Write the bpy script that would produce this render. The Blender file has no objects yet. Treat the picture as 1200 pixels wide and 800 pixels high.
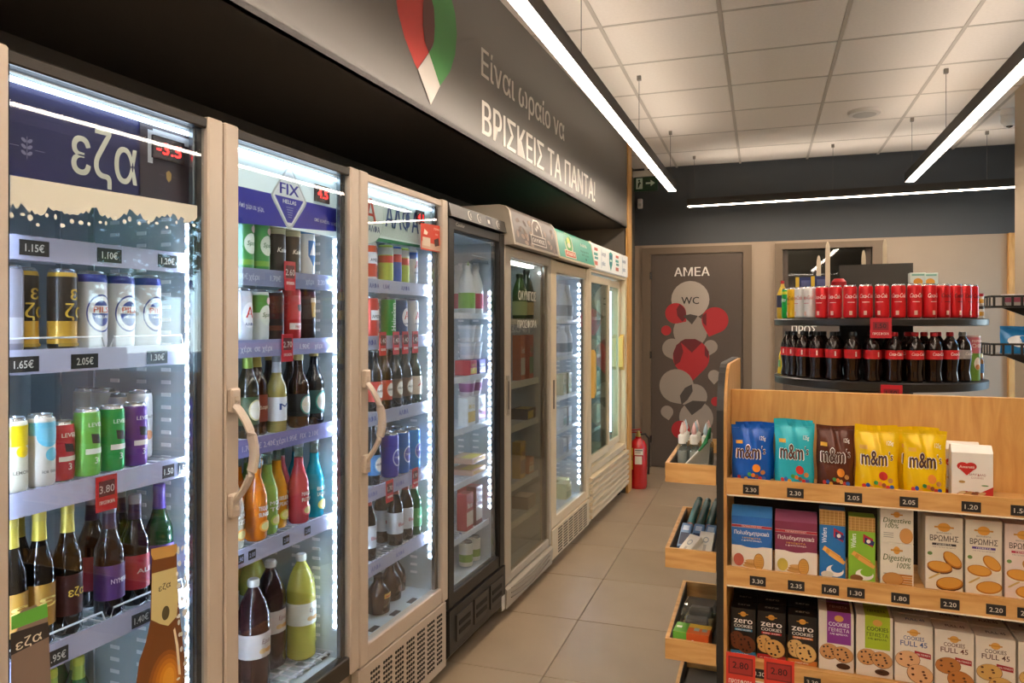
import bpy, math, random
from mathutils import Vector
random.seed(7)
SC = bpy.context.scene
COL = SC.collection
rad = math.radians
# ------------------------------------------------------------------ camera, world, sun, exposure
FPX, CXP, HOR = 865.0, 600.0, 378.0          # focal length (px of a 1200x800 frame), centre column, horizon row
YAW = rad(18.7); EYE = 1.46
cam = bpy.data.cameras.new('camera'); cam_o = bpy.data.objects.new('camera', cam); COL.objects.link(cam_o)
cam.sensor_width = 36.0; cam.lens = 36.0*FPX/1200.0
cam.shift_y = -(400.0-HOR)/1200.0
cam.clip_start = .02
cam_o.location = (0, 0, EYE); cam_o.rotation_euler = (rad(90), 0, YAW)
SC.camera = cam_o
SC.view_settings.view_transform = 'Standard'
SC.view_settings.look = 'None'
SC.view_settings.gamma = 1.0
SC.view_settings.use_curve_mapping = False
SC.view_settings.exposure = 0.72
world = bpy.data.worlds.new('world'); SC.world = world; world.use_nodes = True
wn = world.node_tree.nodes; wl = world.node_tree.links
bg = wn.get('Background') or wn.new('ShaderNodeBackground')
sky = wn.new('ShaderNodeTexSky'); sky.sky_type = 'HOSEK_WILKIE'; sky.turbidity = 4.0
sky.sun_direction = (-0.5, -0.4, 0.75)
wl.new(sky.outputs[0], bg.inputs[0]); bg.inputs[1].default_value = 38.0
PENDANT_POWER = 26.0
LED_POWER = 72.0

# ------------------------------------------------------------------ pixel rays and frames
F_ = Vector((-math.sin(YAW), math.cos(YAW), 0)); R_ = Vector((math.cos(YAW), math.sin(YAW), 0)); U_ = Vector((0, 0, 1))
CAM = Vector((0, 0, EYE))
def ray(px, py): return F_ + R_*((px-CXP)/FPX) + U_*((HOR-py)/FPX)
def at_z(px, py, z):
    d = ray(px, py); return CAM + d*((z-EYE)/d.z)
def at_depth(px, py, dep): return CAM + ray(px, py)*dep
def at_plane(px, py, p0, n):
    d = ray(px, py); return CAM + d*((Vector(p0)-CAM).dot(Vector(n))/d.dot(Vector(n)))
ROW = rad(2.06); RC, RS = math.cos(ROW), math.sin(ROW)
def row(X, Y, z=0.0): return Vector((X*RC+Y*RS, -X*RS+Y*RC, z))       # fridge-row frame -> world
ROWN = row(1, 0); ROWT = row(0, 1)
DF = 1.32                                                              # the fridge faces stand 1.32 m from the camera
def rowYZ(px, py, X=-DF):
    p = at_plane(px, py, row(X, 0), ROWN); return p.dot(ROWT), p.z
def rowY(px, X=-DF): return rowYZ(px, HOR-1, X)[0]

# ------------------------------------------------------------------ materials
def lin(h):
    h = h.lstrip('#'); o = []
    for i in (0, 2, 4):
        c = int(h[i:i+2], 16)/255
        o.append(c/12.92 if c <= .04045 else ((c+.055)/1.055)**2.4)
    return (*o, 1)
_M = {}
def mat(col, rough=.5, metal=0, emit=0, trans=0, coat=0, grain=0, gs=20, alpha=1, bump=0):
    key = (col, rough, metal, emit, trans, coat, grain, gs, alpha, bump)
    if key in _M: return _M[key]
    m = bpy.data.materials.new('mat_'+col.strip('#')); m.use_nodes = True
    nt = m.node_tree; b = nt.nodes['Principled BSDF']; c = lin(col)
    b.inputs['Base Color'].default_value = c
    b.inputs['Roughness'].default_value = rough; b.inputs['Metallic'].default_value = metal
    b.inputs['Transmission Weight'].default_value = trans; b.inputs['Coat Weight'].default_value = coat
    b.inputs['Alpha'].default_value = alpha
    if emit:
        b.inputs['Emission Color'].default_value = c; b.inputs['Emission Strength'].default_value = emit
    if grain:
        tc = nt.nodes.new('ShaderNodeTexCoord'); no = nt.nodes.new('ShaderNodeTexNoise'); no.inputs['Scale'].default_value = gs
        no.inputs['Detail'].default_value = 5
        mx = nt.nodes.new('ShaderNodeMix'); mx.data_type = 'RGBA'
        mx.inputs[6].default_value = [min(1, x*(1+grain)) for x in c[:3]]+[1]; mx.inputs[7].default_value = [x*(1-grain) for x in c[:3]]+[1]
        nt.links.new(tc.outputs['Object'], no.inputs['Vector']); nt.links.new(no.outputs[0], mx.inputs[0]); nt.links.new(mx.outputs[2], b.inputs['Base Color'])
        if bump:
            bp = nt.nodes.new('ShaderNodeBump'); bp.inputs['Strength'].default_value = bump; bp.inputs['Distance'].default_value = .01
            nt.links.new(no.outputs[0], bp.inputs['Height']); nt.links.new(bp.outputs[0], b.inputs['Normal'])
    _M[key] = m; return m
def wood(a, b_, scale, name):
    if name in _M: return _M[name]
    m = bpy.data.materials.new(name); m.use_nodes = True; nt = m.node_tree; b = nt.nodes['Principled BSDF']
    tc = nt.nodes.new('ShaderNodeTexCoord'); mp = nt.nodes.new('ShaderNodeMapping'); mp.inputs['Scale'].default_value = scale
    n1 = nt.nodes.new('ShaderNodeTexNoise'); n1.inputs['Scale'].default_value = 6; n1.inputs['Detail'].default_value = 8; n1.inputs['Distortion'].default_value = .6
    rp = nt.nodes.new('ShaderNodeValToRGB'); rp.color_ramp.elements[0].color = lin(a); rp.color_ramp.elements[0].position = .32
    rp.color_ramp.elements[1].color = lin(b_); rp.color_ramp.elements[1].position = .68
    nt.links.new(tc.outputs['Object'], mp.inputs[0]); nt.links.new(mp.outputs[0], n1.inputs['Vector']); nt.links.new(n1.outputs[0], rp.inputs[0])
    nt.links.new(rp.outputs[0], b.inputs['Base Color']); b.inputs['Roughness'].default_value = .45
    _M[name] = m; return m
def glass(name, tint, refl=.04, gloss=.02):
    if name in _M: return _M[name]
    m = bpy.data.materials.new(name); m.use_nodes = True; nt = m.node_tree
    nt.nodes.remove(nt.nodes['Principled BSDF']); out = nt.nodes['Material Output']
    lw = nt.nodes.new('ShaderNodeLayerWeight'); lw.inputs[0].default_value = .5
    pw = nt.nodes.new('ShaderNodeMath'); pw.operation = 'POWER'; pw.inputs[1].default_value = 4.0
    ma = nt.nodes.new('ShaderNodeMath'); ma.operation = 'MULTIPLY_ADD'; ma.inputs[1].default_value = 1-refl; ma.inputs[2].default_value = refl
    tr = nt.nodes.new('ShaderNodeBsdfTransparent'); tr.inputs[0].default_value = lin(tint)
    gl = nt.nodes.new('ShaderNodeBsdfGlossy'); gl.inputs['Roughness'].default_value = gloss
    mx = nt.nodes.new('ShaderNodeMixShader')
    nt.links.new(lw.outputs['Facing'], pw.inputs[0]); nt.links.new(pw.outputs[0], ma.inputs[0]); nt.links.new(ma.outputs[0], mx.inputs[0])
    nt.links.new(tr.outputs[0], mx.inputs[1]); nt.links.new(gl.outputs[0], mx.inputs[2]); nt.links.new(mx.outputs[0], out.inputs[0])
    _M[name] = m; return m
OAK = wood('#c48d4a', '#d9a863', (7, 7, 1.0), 'oak_vertical')
OAKH = wood('#c28b48', '#dbaa68', (1.0, 7, 7), 'oak_horizontal')
DOORGLASS = glass('door_glass', '#f4f8fa')
WINGLASS = glass('window_glass', '#f2f6f4')
CLEAR = glass('clear_plastic', '#eef2f0', .06, .05)
LED = mat('#d9eaff', .5, emit=LED_POWER)
CASE = mat('#beb0a0', .38, .1)         # champagne grey fridge enamel
LINER = mat('#c2ced4', .2)
BLACKP = mat('#171614', .35)
DARKRAIL = mat('#2b2620', .3)
CHROME = mat('#c8c8c8', .2, 1)
RAIL = mat('#b4b6d2', .25)
TAGBLK = mat('#1d1a18', .5)

# ------------------------------------------------------------------ mesh builder
class MB:
    def __init__(s): s.v = []; s.f = []; s.mi = []; s.mats = []
    def slot(s, m):
        if m not in s.mats: s.mats.append(m)
        return s.mats.index(m)
    def add(s, vs, fs, m):
        b = len(s.v); k = s.slot(m); s.v += [tuple(q) for q in vs]
        for f in fs: s.f.append([i+b for i in f]); s.mi.append(k)
        return s
    def box(s, x0, x1, y0, y1, z0, z1, m):
        if x1 < x0: x0, x1 = x1, x0
        if y1 < y0: y0, y1 = y1, y0
        if z1 < z0: z0, z1 = z1, z0
        vs = [(x, y, z) for x in (x0, x1) for y in (y0, y1) for z in (z0, z1)]
        return s.add(vs, [(0, 1, 3, 2), (4, 6, 7, 5), (0, 4, 5, 1), (2, 3, 7, 6), (0, 2, 6, 4), (1, 5, 7, 3)], m)
    def cbox(s, x0, x1, y0, y1, z0, z1, m, c=.003):
        """box with chamfered edges"""
        vs = []; X = (x0, x1); Y = (y0, y1); Z = (z0, z1); idx = {}
        for i in (0, 1):
            for j in (0, 1):
                for k in (0, 1):
                    sx, sy, sz = (1-2*i)*c, (1-2*j)*c, (1-2*k)*c
                    for a, (dx, dy, dz) in enumerate(((0, sy, sz), (sx, 0, sz), (sx, sy, 0))):
                        idx[i, j, k, a] = len(vs); vs.append((X[i]+dx, Y[j]+dy, Z[k]+dz))
        fs = []
        for i in (0, 1): fs.append([idx[i, j, k, 0] for j, k in ((0, 0), (0, 1), (1, 1), (1, 0))])
        for j in (0, 1): fs.append([idx[i, j, k, 1] for i, k in ((0, 0), (1, 0), (1, 1), (0, 1))])
        for k in (0, 1): fs.append([idx[i, j, k, 2] for i, j in ((0, 0), (0, 1), (1, 1), (1, 0))])
        for i in (0, 1):
            for j in (0, 1): fs.append([idx[i, j, 0, 0], idx[i, j, 1, 0], idx[i, j, 1, 1], idx[i, j, 0, 1]])
            for k in (0, 1): fs.append([idx[i, 0, k, 0], idx[i, 1, k, 0], idx[i, 1, k, 2], idx[i, 0, k, 2]])
        for j in (0, 1):
            for k in (0, 1): fs.append([idx[0, j, k, 1], idx[1, j, k, 1], idx[1, j, k, 2], idx[0, j, k, 2]])
        for i in (0, 1):
            for j in (0, 1):
                for k in (0, 1): fs.append([idx[i, j, k, 0], idx[i, j, k, 1], idx[i, j, k, 2]])
        return s.add(vs, fs, m)
    def prism(s, pts, a0, a1, m, ax='x'):
        """2-D outline extruded along an axis; pts are the other two coordinates in order"""
        n = len(pts)
        def q(p, a): return (a, p[0], p[1]) if ax == 'x' else ((p[0], a, p[1]) if ax == 'y' else (p[0], p[1], a))
        vs = [q(p, a0) for p in pts]+[q(p, a1) for p in pts]
        fs = [list(range(n))[::-1], list(range(n, 2*n))]+[(i, (i+1) % n, n+(i+1) % n, n+i) for i in range(n)]
        return s.add(vs, fs, m)
    def lathe(s, prof, mats, n=20, bottom=True, top=True):
        """prof [(r,z)...]; mats one material or one per segment"""
        if not isinstance(mats, list): mats = [mats]*(len(prof)-1)
        base = len(s.v)
        for r, z in prof:
            for i in range(n):
                a = 2*math.pi*i/n; s.v.append((r*math.sin(a), -r*math.cos(a), z))
        for j in range(len(prof)-1):
            k = s.slot(mats[j])
            for i in range(n):
                i2 = (i+1) % n
                s.f.append([base+j*n+i, base+j*n+i2, base+(j+1)*n+i2, base+(j+1)*n+i]); s.mi.append(k)
        if bottom: s.f.append([base+i for i in range(n)][::-1]); s.mi.append(s.slot(mats[0]))
        if top: s.f.append([base+(len(prof)-1)*n+i for i in range(n)]); s.mi.append(s.slot(mats[-1]))
        return s
    def tube(s, path, r, m, n=8, flat=1.0):
        path = [Vector(p) for p in path]; base = len(s.v); k = s.slot(m); N = len(path)
        for i, p in enumerate(path):
            t = (path[min(i+1, N-1)]-path[max(i-1, 0)]).normalized()
            u = t.cross(Vector((0, 0, 1)) if abs(t.z) < .95 else Vector((1, 0, 0))).normalized(); w = t.cross(u)
            for j in range(n):
                a = 2*math.pi*j/n; s.v.append(tuple(p+u*(r*math.cos(a))+w*(r*flat*math.sin(a))))
        for i in range(N-1):
            for j in range(n):
                j2 = (j+1) % n; s.f.append([base+i*n+j, base+i*n+j2, base+(i+1)*n+j2, base+(i+1)*n+j]); s.mi.append(k)
        s.f.append([base+j for j in range(n)][::-1]); s.mi.append(k)
        s.f.append([base+(N-1)*n+j for j in range(n)]); s.mi.append(k)
        return s
    def mesh(s, name, smooth=False):
        me = bpy.data.meshes.new(name); me.from_pydata(s.v, [], s.f)
        for m in s.mats: me.materials.append(m)
        me.polygons.foreach_set('material_index', s.mi)
        if smooth:
            me.polygons.foreach_set('use_smooth', [True]*len(me.polygons))
            try: me.set_sharp_from_angle(angle=rad(38))
            except Exception: pass
        me.update(); return me

# ------------------------------------------------------------------ flat print (lettering, pictures) laid on surfaces
_TX = {}
def text_mesh(body, bold, res):
    k = (body, bold, res)
    if k not in _TX:
        c = bpy.data.curves.new('t', 'FONT'); c.body = body; c.size = 1; c.offset = bold; c.resolution_u = res; c.fill_mode = 'FRONT'
        o = bpy.data.objects.new('t', c); COL.objects.link(o)
        dg = bpy.context.evaluated_depsgraph_get(); me = bpy.data.meshes.new_from_object(o.evaluated_get(dg))
        vs = [(v.co.x, v.co.y) for v in me.vertices]; fs = [tuple(p.vertices) for p in me.polygons]
        bpy.data.objects.remove(o); bpy.data.curves.remove(c); bpy.data.meshes.remove(me); _TX[k] = (vs, fs)
    return _TX[k]
def flat(u, v, o): return (u, -o, v)
def wrap(R): return lambda u, v, o: ((R+o)*math.sin(u/R), -(R+o)*math.cos(u/R), v)
class Print:
    def __init__(s, eps=.0004, rough=.45): s.it = []; s.eps = eps; s.rough = rough
    def poly(s, pts, c): s.it.append((list(pts), None, c)); return s
    def rect(s, x0, y0, x1, y1, c): return s.poly([(x0, y0), (x1, y0), (x1, y1), (x0, y1)], c)
    def ell(s, cx, cy, rx, ry, c, n=20, rot=0):
        cr, sr = math.cos(rot), math.sin(rot); p = []
        for i in range(n):
            a = 2*math.pi*i/n; x, y = rx*math.cos(a), ry*math.sin(a); p.append((cx+x*cr-y*sr, cy+x*sr+y*cr))
        return s.poly(p, c)
    def drop(s, cx, cy, r, c, tip=(0, -1), k=1.45, n=20):
        """round drop with its point k radii from the centre towards tip"""
        a0 = math.atan2(tip[1], tip[0]); h = math.acos(1/k); p = [(cx+k*r*math.cos(a0), cy+k*r*math.sin(a0))]
        for i in range(n+1):
            a = a0+h+(2*math.pi-2*h)*i/n; p.append((cx+r*math.cos(a), cy+r*math.sin(a)))
        return s.poly(p, c)
    def text(s, body, x, y, h, c, w=None, al='C', bold=.012, shear=0, rot=0, res=2):
        vs, fs = text_mesh(body, bold if bold <= .012 else 0.0, res)
        if not vs: return s
        if bold > .012:                                   # heavier strokes: further copies of the outline, each a little higher
            for q, e in ((-1, 0), (1, 0))+(((0, -1), (0, 1)) if bold > .045 else ()): s._lay(vs, fs, x, y+e*bold*.4*h/.73, h, c, w, al, shear, rot, q*bold*.55)
        return s._lay(vs, fs, x, y, h, c, w, al, shear, rot, 0)
    def _lay(s, vs, fs, x, y, h, c, w, al, shear, rot, dx):
        k = h/.73; x0 = min(v[0] for v in vs); x1 = max(v[0] for v in vs); kx = k if w is None else w/(x1-x0)
        ox = {'L': x0, 'C': (x0+x1)/2, 'R': x1}[al]-dx; cr, sr = math.cos(rot), math.sin(rot); q = []
        for a, b in vs:
            X = (a-ox)*kx+shear*b*k; Y = b*k; q.append((x+X*cr-Y*sr, y+X*sr+Y*cr))
        s.it.append((q, fs, c)); return s
    def mesh(s, name, mp=flat, cut=None):
        b = MB()
        for i, (pts, fs, c) in enumerate(s.it):
            o = min(s.eps, .003/len(s.it))*(i+1); m = mat(c, s.rough) if isinstance(c, str) else c
            if fs is None:
                if cut:
                    x0 = min(p[0] for p in pts); x1 = max(p[0] for p in pts); n = max(1, math.ceil((x1-x0)/cut))
                    for k in range(n):
                        a, e = x0+(x1-x0)*k/n, x0+(x1-x0)*(k+1)/n; q = clip(clip(pts, a, 1), e, -1)
                        if len(q) > 2: b.add([mp(u, v, o) for u, v in q], [list(range(len(q)))], m)
                else: b.add([mp(u, v, o) for u, v in pts], [list(range(len(pts)))], m)
            else: b.add([mp(u, v, o) for u, v in pts], fs, m)
        return b.mesh(name)
def clip(p, x, sgn):
    o = []
    for i in range(len(p)):
        a, b = p[i], p[(i+1) % len(p)]; ia, ib = (a[0]-x)*sgn >= -1e-9, (b[0]-x)*sgn >= -1e-9
        if ia: o.append(a)
        if ia != ib:
            t = (x-a[0])/(b[0]-a[0]); o.append((x, a[1]+t*(b[1]-a[1])))
    return o

# ------------------------------------------------------------------ objects
def tag(o, label=None, cat=None, group=None, kind=None):
    if label: o['label'] = label
    if cat: o['category'] = cat
    if group: o['group'] = group
    if kind: o['kind'] = kind
    return o
def ob(name, me, parent=None, loc=(0, 0, 0), rz=0):
    o = bpy.data.objects.new(name, me); COL.objects.link(o); o.location = loc; o.rotation_euler = (0, 0, rz)
    if parent is not None: o.parent = parent
    return o
def thing(name, label, cat, loc, rz=0, group=None, rot=None):
    o = ob(name, None, None, loc, rz); o.empty_display_size = .05
    if rot: o.rotation_euler = rot
    return tag(o, label, cat, group)
def struct(name, me, label, loc=(0, 0, 0), rz=0): return tag(ob(name, me, None, loc, rz), label, None, None, 'structure')
class Proto:
    d = None
    """a kind of product: its part meshes, made once and shared by every copy"""
    def __init__(s, name, cat, parts, r=.03, h=.1): s.name = name; s.cat = cat; s.parts = parts; s.r = r; s.h = h
def place(pr, loc, rz, label, group=None, rot=None):
    t = thing(pr.name, label, pr.cat, loc, rz, group, rot)
    for nm, me in pr.parts: ob(nm, me, t)
    return t

# ================================================================== STRUCTURE
ZC = 3.02; YB = 7.55; XR = 3.1; YN = -3.2
FLOORM = mat('#94826a', .42, grain=.16, gs=3.5)
g = MB().box(-3.0, XR+.2, YN-.2, YB+.3, -.12, -.006, mat('#6f6557', .8)).mesh('floor')
floor = struct('floor', g, 'beige grey stone tile floor of the shop')
TS = .61
tile = MB().cbox(.002, TS-.002, .002, TS-.002, -.02, 0, FLOORM, .0012).mesh('tile')
tile2 = MB().cbox(.002, TS-.002, .002, TS-.002, -.02, 0, mat('#9a8871', .42, grain=.16, gs=3.1), .0012).mesh('tile')
for i in range(-3, 6):
    for j in range(-9, 7):
        x, y = -.855+i*TS, 3.54+j*TS
        if x+TS < XR and y+TS < YB+.35 and y > YN: ob('tile', random.choice((tile, tile2)), floor, (x, y, 0))
# ceiling: grid runners and separate tiles
CT = mat('#e6ddd1', .85, grain=.06, gs=60, bump=.15)
g = MB().box(-3, XR+.2, YN-.2, YB+.2, ZC+.03, ZC+.12, mat('#b9b2a6', .9)).mesh('ceiling')
ceiling = struct('ceiling', g, 'suspended ceiling of square off-white mineral tiles')
CS = .608
ct = MB().cbox(.0105, CS-.0105, .0105, CS-.0105, ZC-.002, ZC+.012, CT, .002).mesh('ceiling_tile')
x0c, y0c = -.2-2*CS, 4.45-9*CS
for i in range(0, 8):
    for j in range(0, 15):
        if x0c+i*CS < XR-.2 and y0c+j*CS < YB-.2: ob('tile', ct, ceiling, (x0c+i*CS, y0c+j*CS, 0))
RUN = mat('#bdb3a5', .6)
for i in range(0, 9): ob('runner', MB().box(-.010, .010, y0c, YB, ZC-.004, ZC+.014, RUN).mesh('runner'), ceiling, (x0c+i*CS, 0, 0))
crossm = MB().box(x0c, XR, -.009, .009, ZC-.003, ZC+.013, RUN).mesh('cross_runner')
for j in range(0, 15): ob('cross_runner', crossm, ceiling, (0, y0c+j*CS, 0))
# far wall, two tones
TAUPE = mat('#a5927d', .75, grain=.03, gs=8); SLATE = mat('#46494b', .7, grain=.04, gs=6)
ZT = 2.245
def wx(px, py=300): return at_plane(px, py, (0, YB, 0), (0, 1, 0)).x
def wz(px, py): return at_plane(px, py, (0, YB, 0), (0, 1, 0)).z
d2a, d2b = wx(917), wx(1022)
zd2 = wz(960, 291)
g = MB().box(-3, d2a, YB, YB+.14, 0, ZT, TAUPE).box(d2b, wx(1178), YB, YB+.14, 0, ZT, TAUPE).box(d2a, d2b, YB, YB+.14, zd2, ZT, TAUPE)
g.box(-3, XR+.1, YB, YB+.14, ZT, ZC+.1, SLATE)
struct('wall_back', g.mesh('wall_back'), 'far wall, taupe below and dark slate above')
g = MB().box(wx(1178), XR+.1, YB, YB+.14, 0, ZT, TAUPE)
struct('wall_corner', g.mesh('wall_corner'), 'taupe corner of the far wall behind the pillar')
x = wx(1180)
struct('trim_1', MB().cbox(x, x+.12, YB-.05, YB, 0, ZT, OAK, .004).mesh('trim_1'), 'oak edge post at the end of the taupe far wall')
# wall behind the fridges, soffit with lettering, end posts
eY = [rowY(p) for p in (-24, 263, 422, 525.5, 591.5, 646, 690, 734.5)]
SOF = mat('#625e59', .4); NICHE = mat('#26231f', .7)
YE = eY[-1]+.005
ROT = -ROW
sof_z = 2.27
g = MB().box(-2.15, -2.05, YN, YE+.1, 0, ZC+.03, mat('#4a4640', .7)).box(-2.15, -DF-.02, YE+.004, YE+.15, 0, ZC+.03, mat('#6d675e', .7))
wl_ = struct('wall_left', g.mesh('wall_left'), 'dark wall behind the row of drinks fridges', (0, 0, 0), ROT)
g = MB().box(-2.05, -DF, YN, YE, sof_z, sof_z+.02, NICHE).box(-DF-.02, -DF, YN, YE, sof_z, ZC+.03, SOF)
soffit = struct('wall_soffit', g.mesh('wall_soffit'), 'dark grey fascia above the fridges with white Greek slogan', (0, 0, 0), ROT)
def rowmap(X): return lambda u, v, o: (X+o, u, v)
P = Print(.0008, .5)
def fz(px, py): return rowYZ(px, py)
P.poly([fz(*q) for q in ((463, -30), (464, -2), (466, 14), (474, 44), (486, 75), (489, 81), (502, 62), (508, 48), (508, 20), (504, -10), (497, -40), (480, -45))], '#c8352c')
P.poly([fz(*q) for q in ((502, 62), (507, 55), (509, 40), (508, 18), (504, -6), (497, -40), (515, -38), (526, -12), (533, 16), (535, 40), (533, 64), (527, 84), (515, 101))], '#3f8f44')
P.poly([fz(*q) for q in ((502, 62), (508, 49), (509, 30), (508, 10), (503, -10), (499, -18), (495, 4), (495, 30), (497, 48))], '#5e2620')
P.poly([fz(*q) for q in ((489, 81), (502, 62), (515, 101), (504, 123))], '#d9d3cc')
ob('pin_logo', P.mesh('pin_logo', rowmap(-DF)), soffit); P = Print(.0008, .5)
y0, z0 = fz(564, 88); y1, _ = fz(661, 160)
_, zt_ = fz(564, 55)
P.text('Είναι ωραίο να', y0, z0, zt_-z0, '#e9e4da', w=y1-y0, al='L', bold=.018, res=5)
ob('lettering', P.mesh('lettering', rowmap(-DF)), soffit); P = Print(.0008, .5)
y0, z0 = fz(565, 156); y1, _ = fz(697, 240); _, zt_ = fz(565, 117)
P.text('ΒΡΙΣΚΕΙΣ ΤΑ ΠΑΝΤΑ!', y0, z0, zt_-z0, '#f2eee6', w=y1-y0, al='L', bold=.034, res=5)
ob('lettering', P.mesh('lettering', rowmap(-DF)), soffit)
struct('trim_2', MB().cbox(-DF-.012, -DF+.012, YE+.002, YE+.15, 0, ZC-.005, OAK, .003).mesh('trim_2'), 'oak post closing the far end of the fridge row', (0, 0, 0), ROT)
struct('trim_3', MB().cbox(-DF-.02, -DF+.04, eY[0]-.10, eY[0]-.012, 0, sof_z, OAK, .003).mesh('trim_3'), 'oak post at the near end of the fridge row', (0, 0, 0), ROT)
g = MB().box(-1.62, -1.50, YE+.16, 8.2, 0, ZC+.03, mat('#5a544b', .7))
struct('wall_recess', g.mesh('wall_recess'), 'dark recessed side wall past the last fridge', (0, 0, 0), ROT)
# wall with the shop window, wall behind the camera
WY0, WY1, WZ0, WZ1 = 4.5, 6.7, .08, 2.6
PALE = mat('#b9aa96', .8)
g = MB().box(XR, XR+.15, YN, WY0, 0, ZC+.1, PALE).box(XR, XR+.15, WY1, YB, 0, ZC+.1, PALE).box(XR, XR+.15, WY0, WY1, 0, WZ0, PALE).box(XR, XR+.15, WY0, WY1, WZ1, ZC+.1, PALE)
struct('wall_right', g.mesh('wall_right'), 'pale side wall that holds the shop window')
win = struct('window_1', MB().box(XR+.04, XR+.1, WY0, WY1, WZ0, WZ0+.06, BLACKP).box(XR+.04, XR+.1, WY0, WY1, WZ1-.06, WZ1, BLACKP).mesh('window_1'), 'wide shop window with dark metal frame')
for k in range(3):
    y = WY0+(WY1-WY0)*k/2
    ob('mullion', MB().box(XR+.04, XR+.1, y-.03, y+.03, WZ0, WZ1, BLACKP).mesh('mullion'), win)
    if k < 2: ob('pane', MB().box(XR+.066, XR+.074, y+.03, y+(WY1-WY0)/2-.03, WZ0+.06, WZ1-.06, WINGLASS).mesh('pane'), win)
struct('wall_front', MB().box(-3, XR+.15, YN-.12, YN, 0, ZC+.1, PALE).mesh('wall_front'), 'pale wall at the entrance end of the shop')
# ---- doors in the far wall
DOORM = mat('#584b40', .5, grain=.05, gs=30); FRAMEM = mat('#75634f', .5)
xa, xb = wx(753), wx(881); za = wz(815, 289)
la, lb = wx(763), wx(871); zl = wz(815, 297)
fr = MB().box(xa, la, YB-.03, YB+.002, 0, za, FRAMEM).box(lb, xb, YB-.03, YB+.002, 0, za, FRAMEM).box(la, lb, YB-.03, YB+.002, zl, za, FRAMEM).mesh('door_1')
door1 = struct('door_1', fr, 'brown toilet door with red and grey drop pattern and its frame')
leaf = ob('door_leaf', MB().cbox(la+.003, lb-.003, YB-.02, YB-.001, .008, zl-.003, DOORM, .002).mesh('door_leaf'), door1)
def dmap(u, v, o): return (u, YB-.02-o, v)
PD = Print(.0006, .5)
def dp(px, py): return (wx(px, py), wz(px, py))
k_ = abs(wx(830)-wx(810))/20.0
def ddrop(px, py, r, c, tip=(0, -1), k=1.4):
    x, z = dp(px, py); PD.drop(x, z, r*k_, c, tip, k)
def dell(px, py, r, c, r2=None, rot=0):
    x, z = dp(px, py); PD.ell(x, z, r*k_, (r2 or r)*k_, c, 24, rot)
GREY, RED_, DK, DKR = '#9c8e80', '#b3262a', '#4b433c', '#6d2023'
ddrop(809, 388, 20, GREY); dell(809, 351, 22.5, '#b5a899')
ddrop(788, 408, 12, GREY, (.4, -1)); ddrop(833, 406, 8, GREY, (-.2, -1))
ddrop(792, 367, 12.5, RED_, (1, -.8), 1.3); ddrop(838, 375, 15.5, RED_, (-.35, -1), 1.35); dell(781, 387, 6, RED_)
PD.poly([dp(*q) for q in ((797, 356), (803, 362), (805, 371), (800, 377), (794, 370), (793, 362))], DKR)
PD.poly([dp(*q) for q in ((801, 370), (809, 368), (818, 370), (811, 380))], DK)
PD.poly([dp(*q) for q in ((823, 370), (828, 366), (828, 382), (824, 378))], DKR)
ddrop(810, 418, 21.5, RED_, (0, -1), 1.42)
PD.poly([dp(*q) for q in ((789, 414), (793, 404), (798, 400), (801, 412), (797, 424), (791, 428))], DKR)
PD.poly([dp(*q) for q in ((797, 400), (803, 397), (815, 397), (823, 401), (811, 413))], DKR)
PD.poly([dp(*q) for q in ((826, 405), (831, 412), (830, 420), (826, 416))], DKR)
ddrop(793, 452, 20.5, GREY, (.6, -.9), 1.35); dell(814, 464, 15, GREY)
PD.poly([dp(*q) for q in ((797, 463), (803, 454), (811, 450), (812, 458), (806, 468), (799, 474))], DK)
dell(816, 489, 20, GREY)
PD.poly([dp(*q) for q in ((802, 474), (812, 469), (828, 470), (822, 478), (811, 486))], DK)
ddrop(837, 440, 7, GREY, (0, -1), 1.5); dell(839, 470, 5.5, RED_); ddrop(782, 482, 7.5, GREY, (.2, -1), 1.4); dell(798, 503, 11, RED_)
ob('door_graphic', PD.mesh('door_graphic', dmap), leaf); PD = Print(.0006, .5)
x, z = dp(809, 355); PD.text('WC', x, z-.01, .075, '#2a2622', w=.17, bold=.02)
x, z = dp(811, 323.5); PD.text('ΑΜΕΑ', x, z, .088, '#efe9dd', w=abs(wx(832)-wx(791)), bold=.035)
ob('lettering', PD.mesh('lettering', lambda u, v, o: (u, YB-.0232-o, v)), leaf)
hx, hz = dp(864, 430)
hd = MB().tube([(hx, YB-.02, hz), (hx, YB-.07, hz), (hx-.02, YB-.075, hz), (hx-.12, YB-.075, hz)], .009, CHROME).mesh('door_handle', True)
ob('door_handle', hd, leaf)
ob('lock', MB().box(hx-.02, hx+.02, YB-.024, YB-.02, hz-.13, hz-.09, CHROME).mesh('lock'), leaf)
for zz in (.25, 1.1, 1.9): ob('hinge', MB().box(la-.008, la+.01, YB-.036, YB-.02, zz, zz+.07, CHROME).mesh('hinge'), door1)
# second doorway, half glazed staff door
xa2, xb2 = wx(908), wx(1035); za2 = wz(960, 284)
fr = MB().box(xa2, d2a, YB-.03, YB+.1, 0, za2, FRAMEM).box(d2b, xb2, YB-.03, YB+.1, 0, za2, FRAMEM).box(d2a, d2b, YB-.03, YB+.1, zd2, za2, FRAMEM).mesh('door_2')
door2 = struct('door_2', fr, 'staff door with a glazed upper half behind the cola stand')
zs_ = wz(960, 372)
lf = ob('door_leaf', MB().box(d2a+.004, d2b-.004, YB+.03, YB+.06, .01, zs_, DOORM).box(d2a+.004, d2a+.05, YB+.03, YB+.06, zs_, zd2, DOORM).box(d2b-.05, d2b-.004, YB+.03, YB+.06, zs_, zd2, DOORM).mesh('door_leaf'), door2)
ob('pane', MB().box(d2a+.05, d2b-.05, YB+.042, YB+.048, zs_, zd2, DOORGLASS).mesh('pane'), lf)
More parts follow.
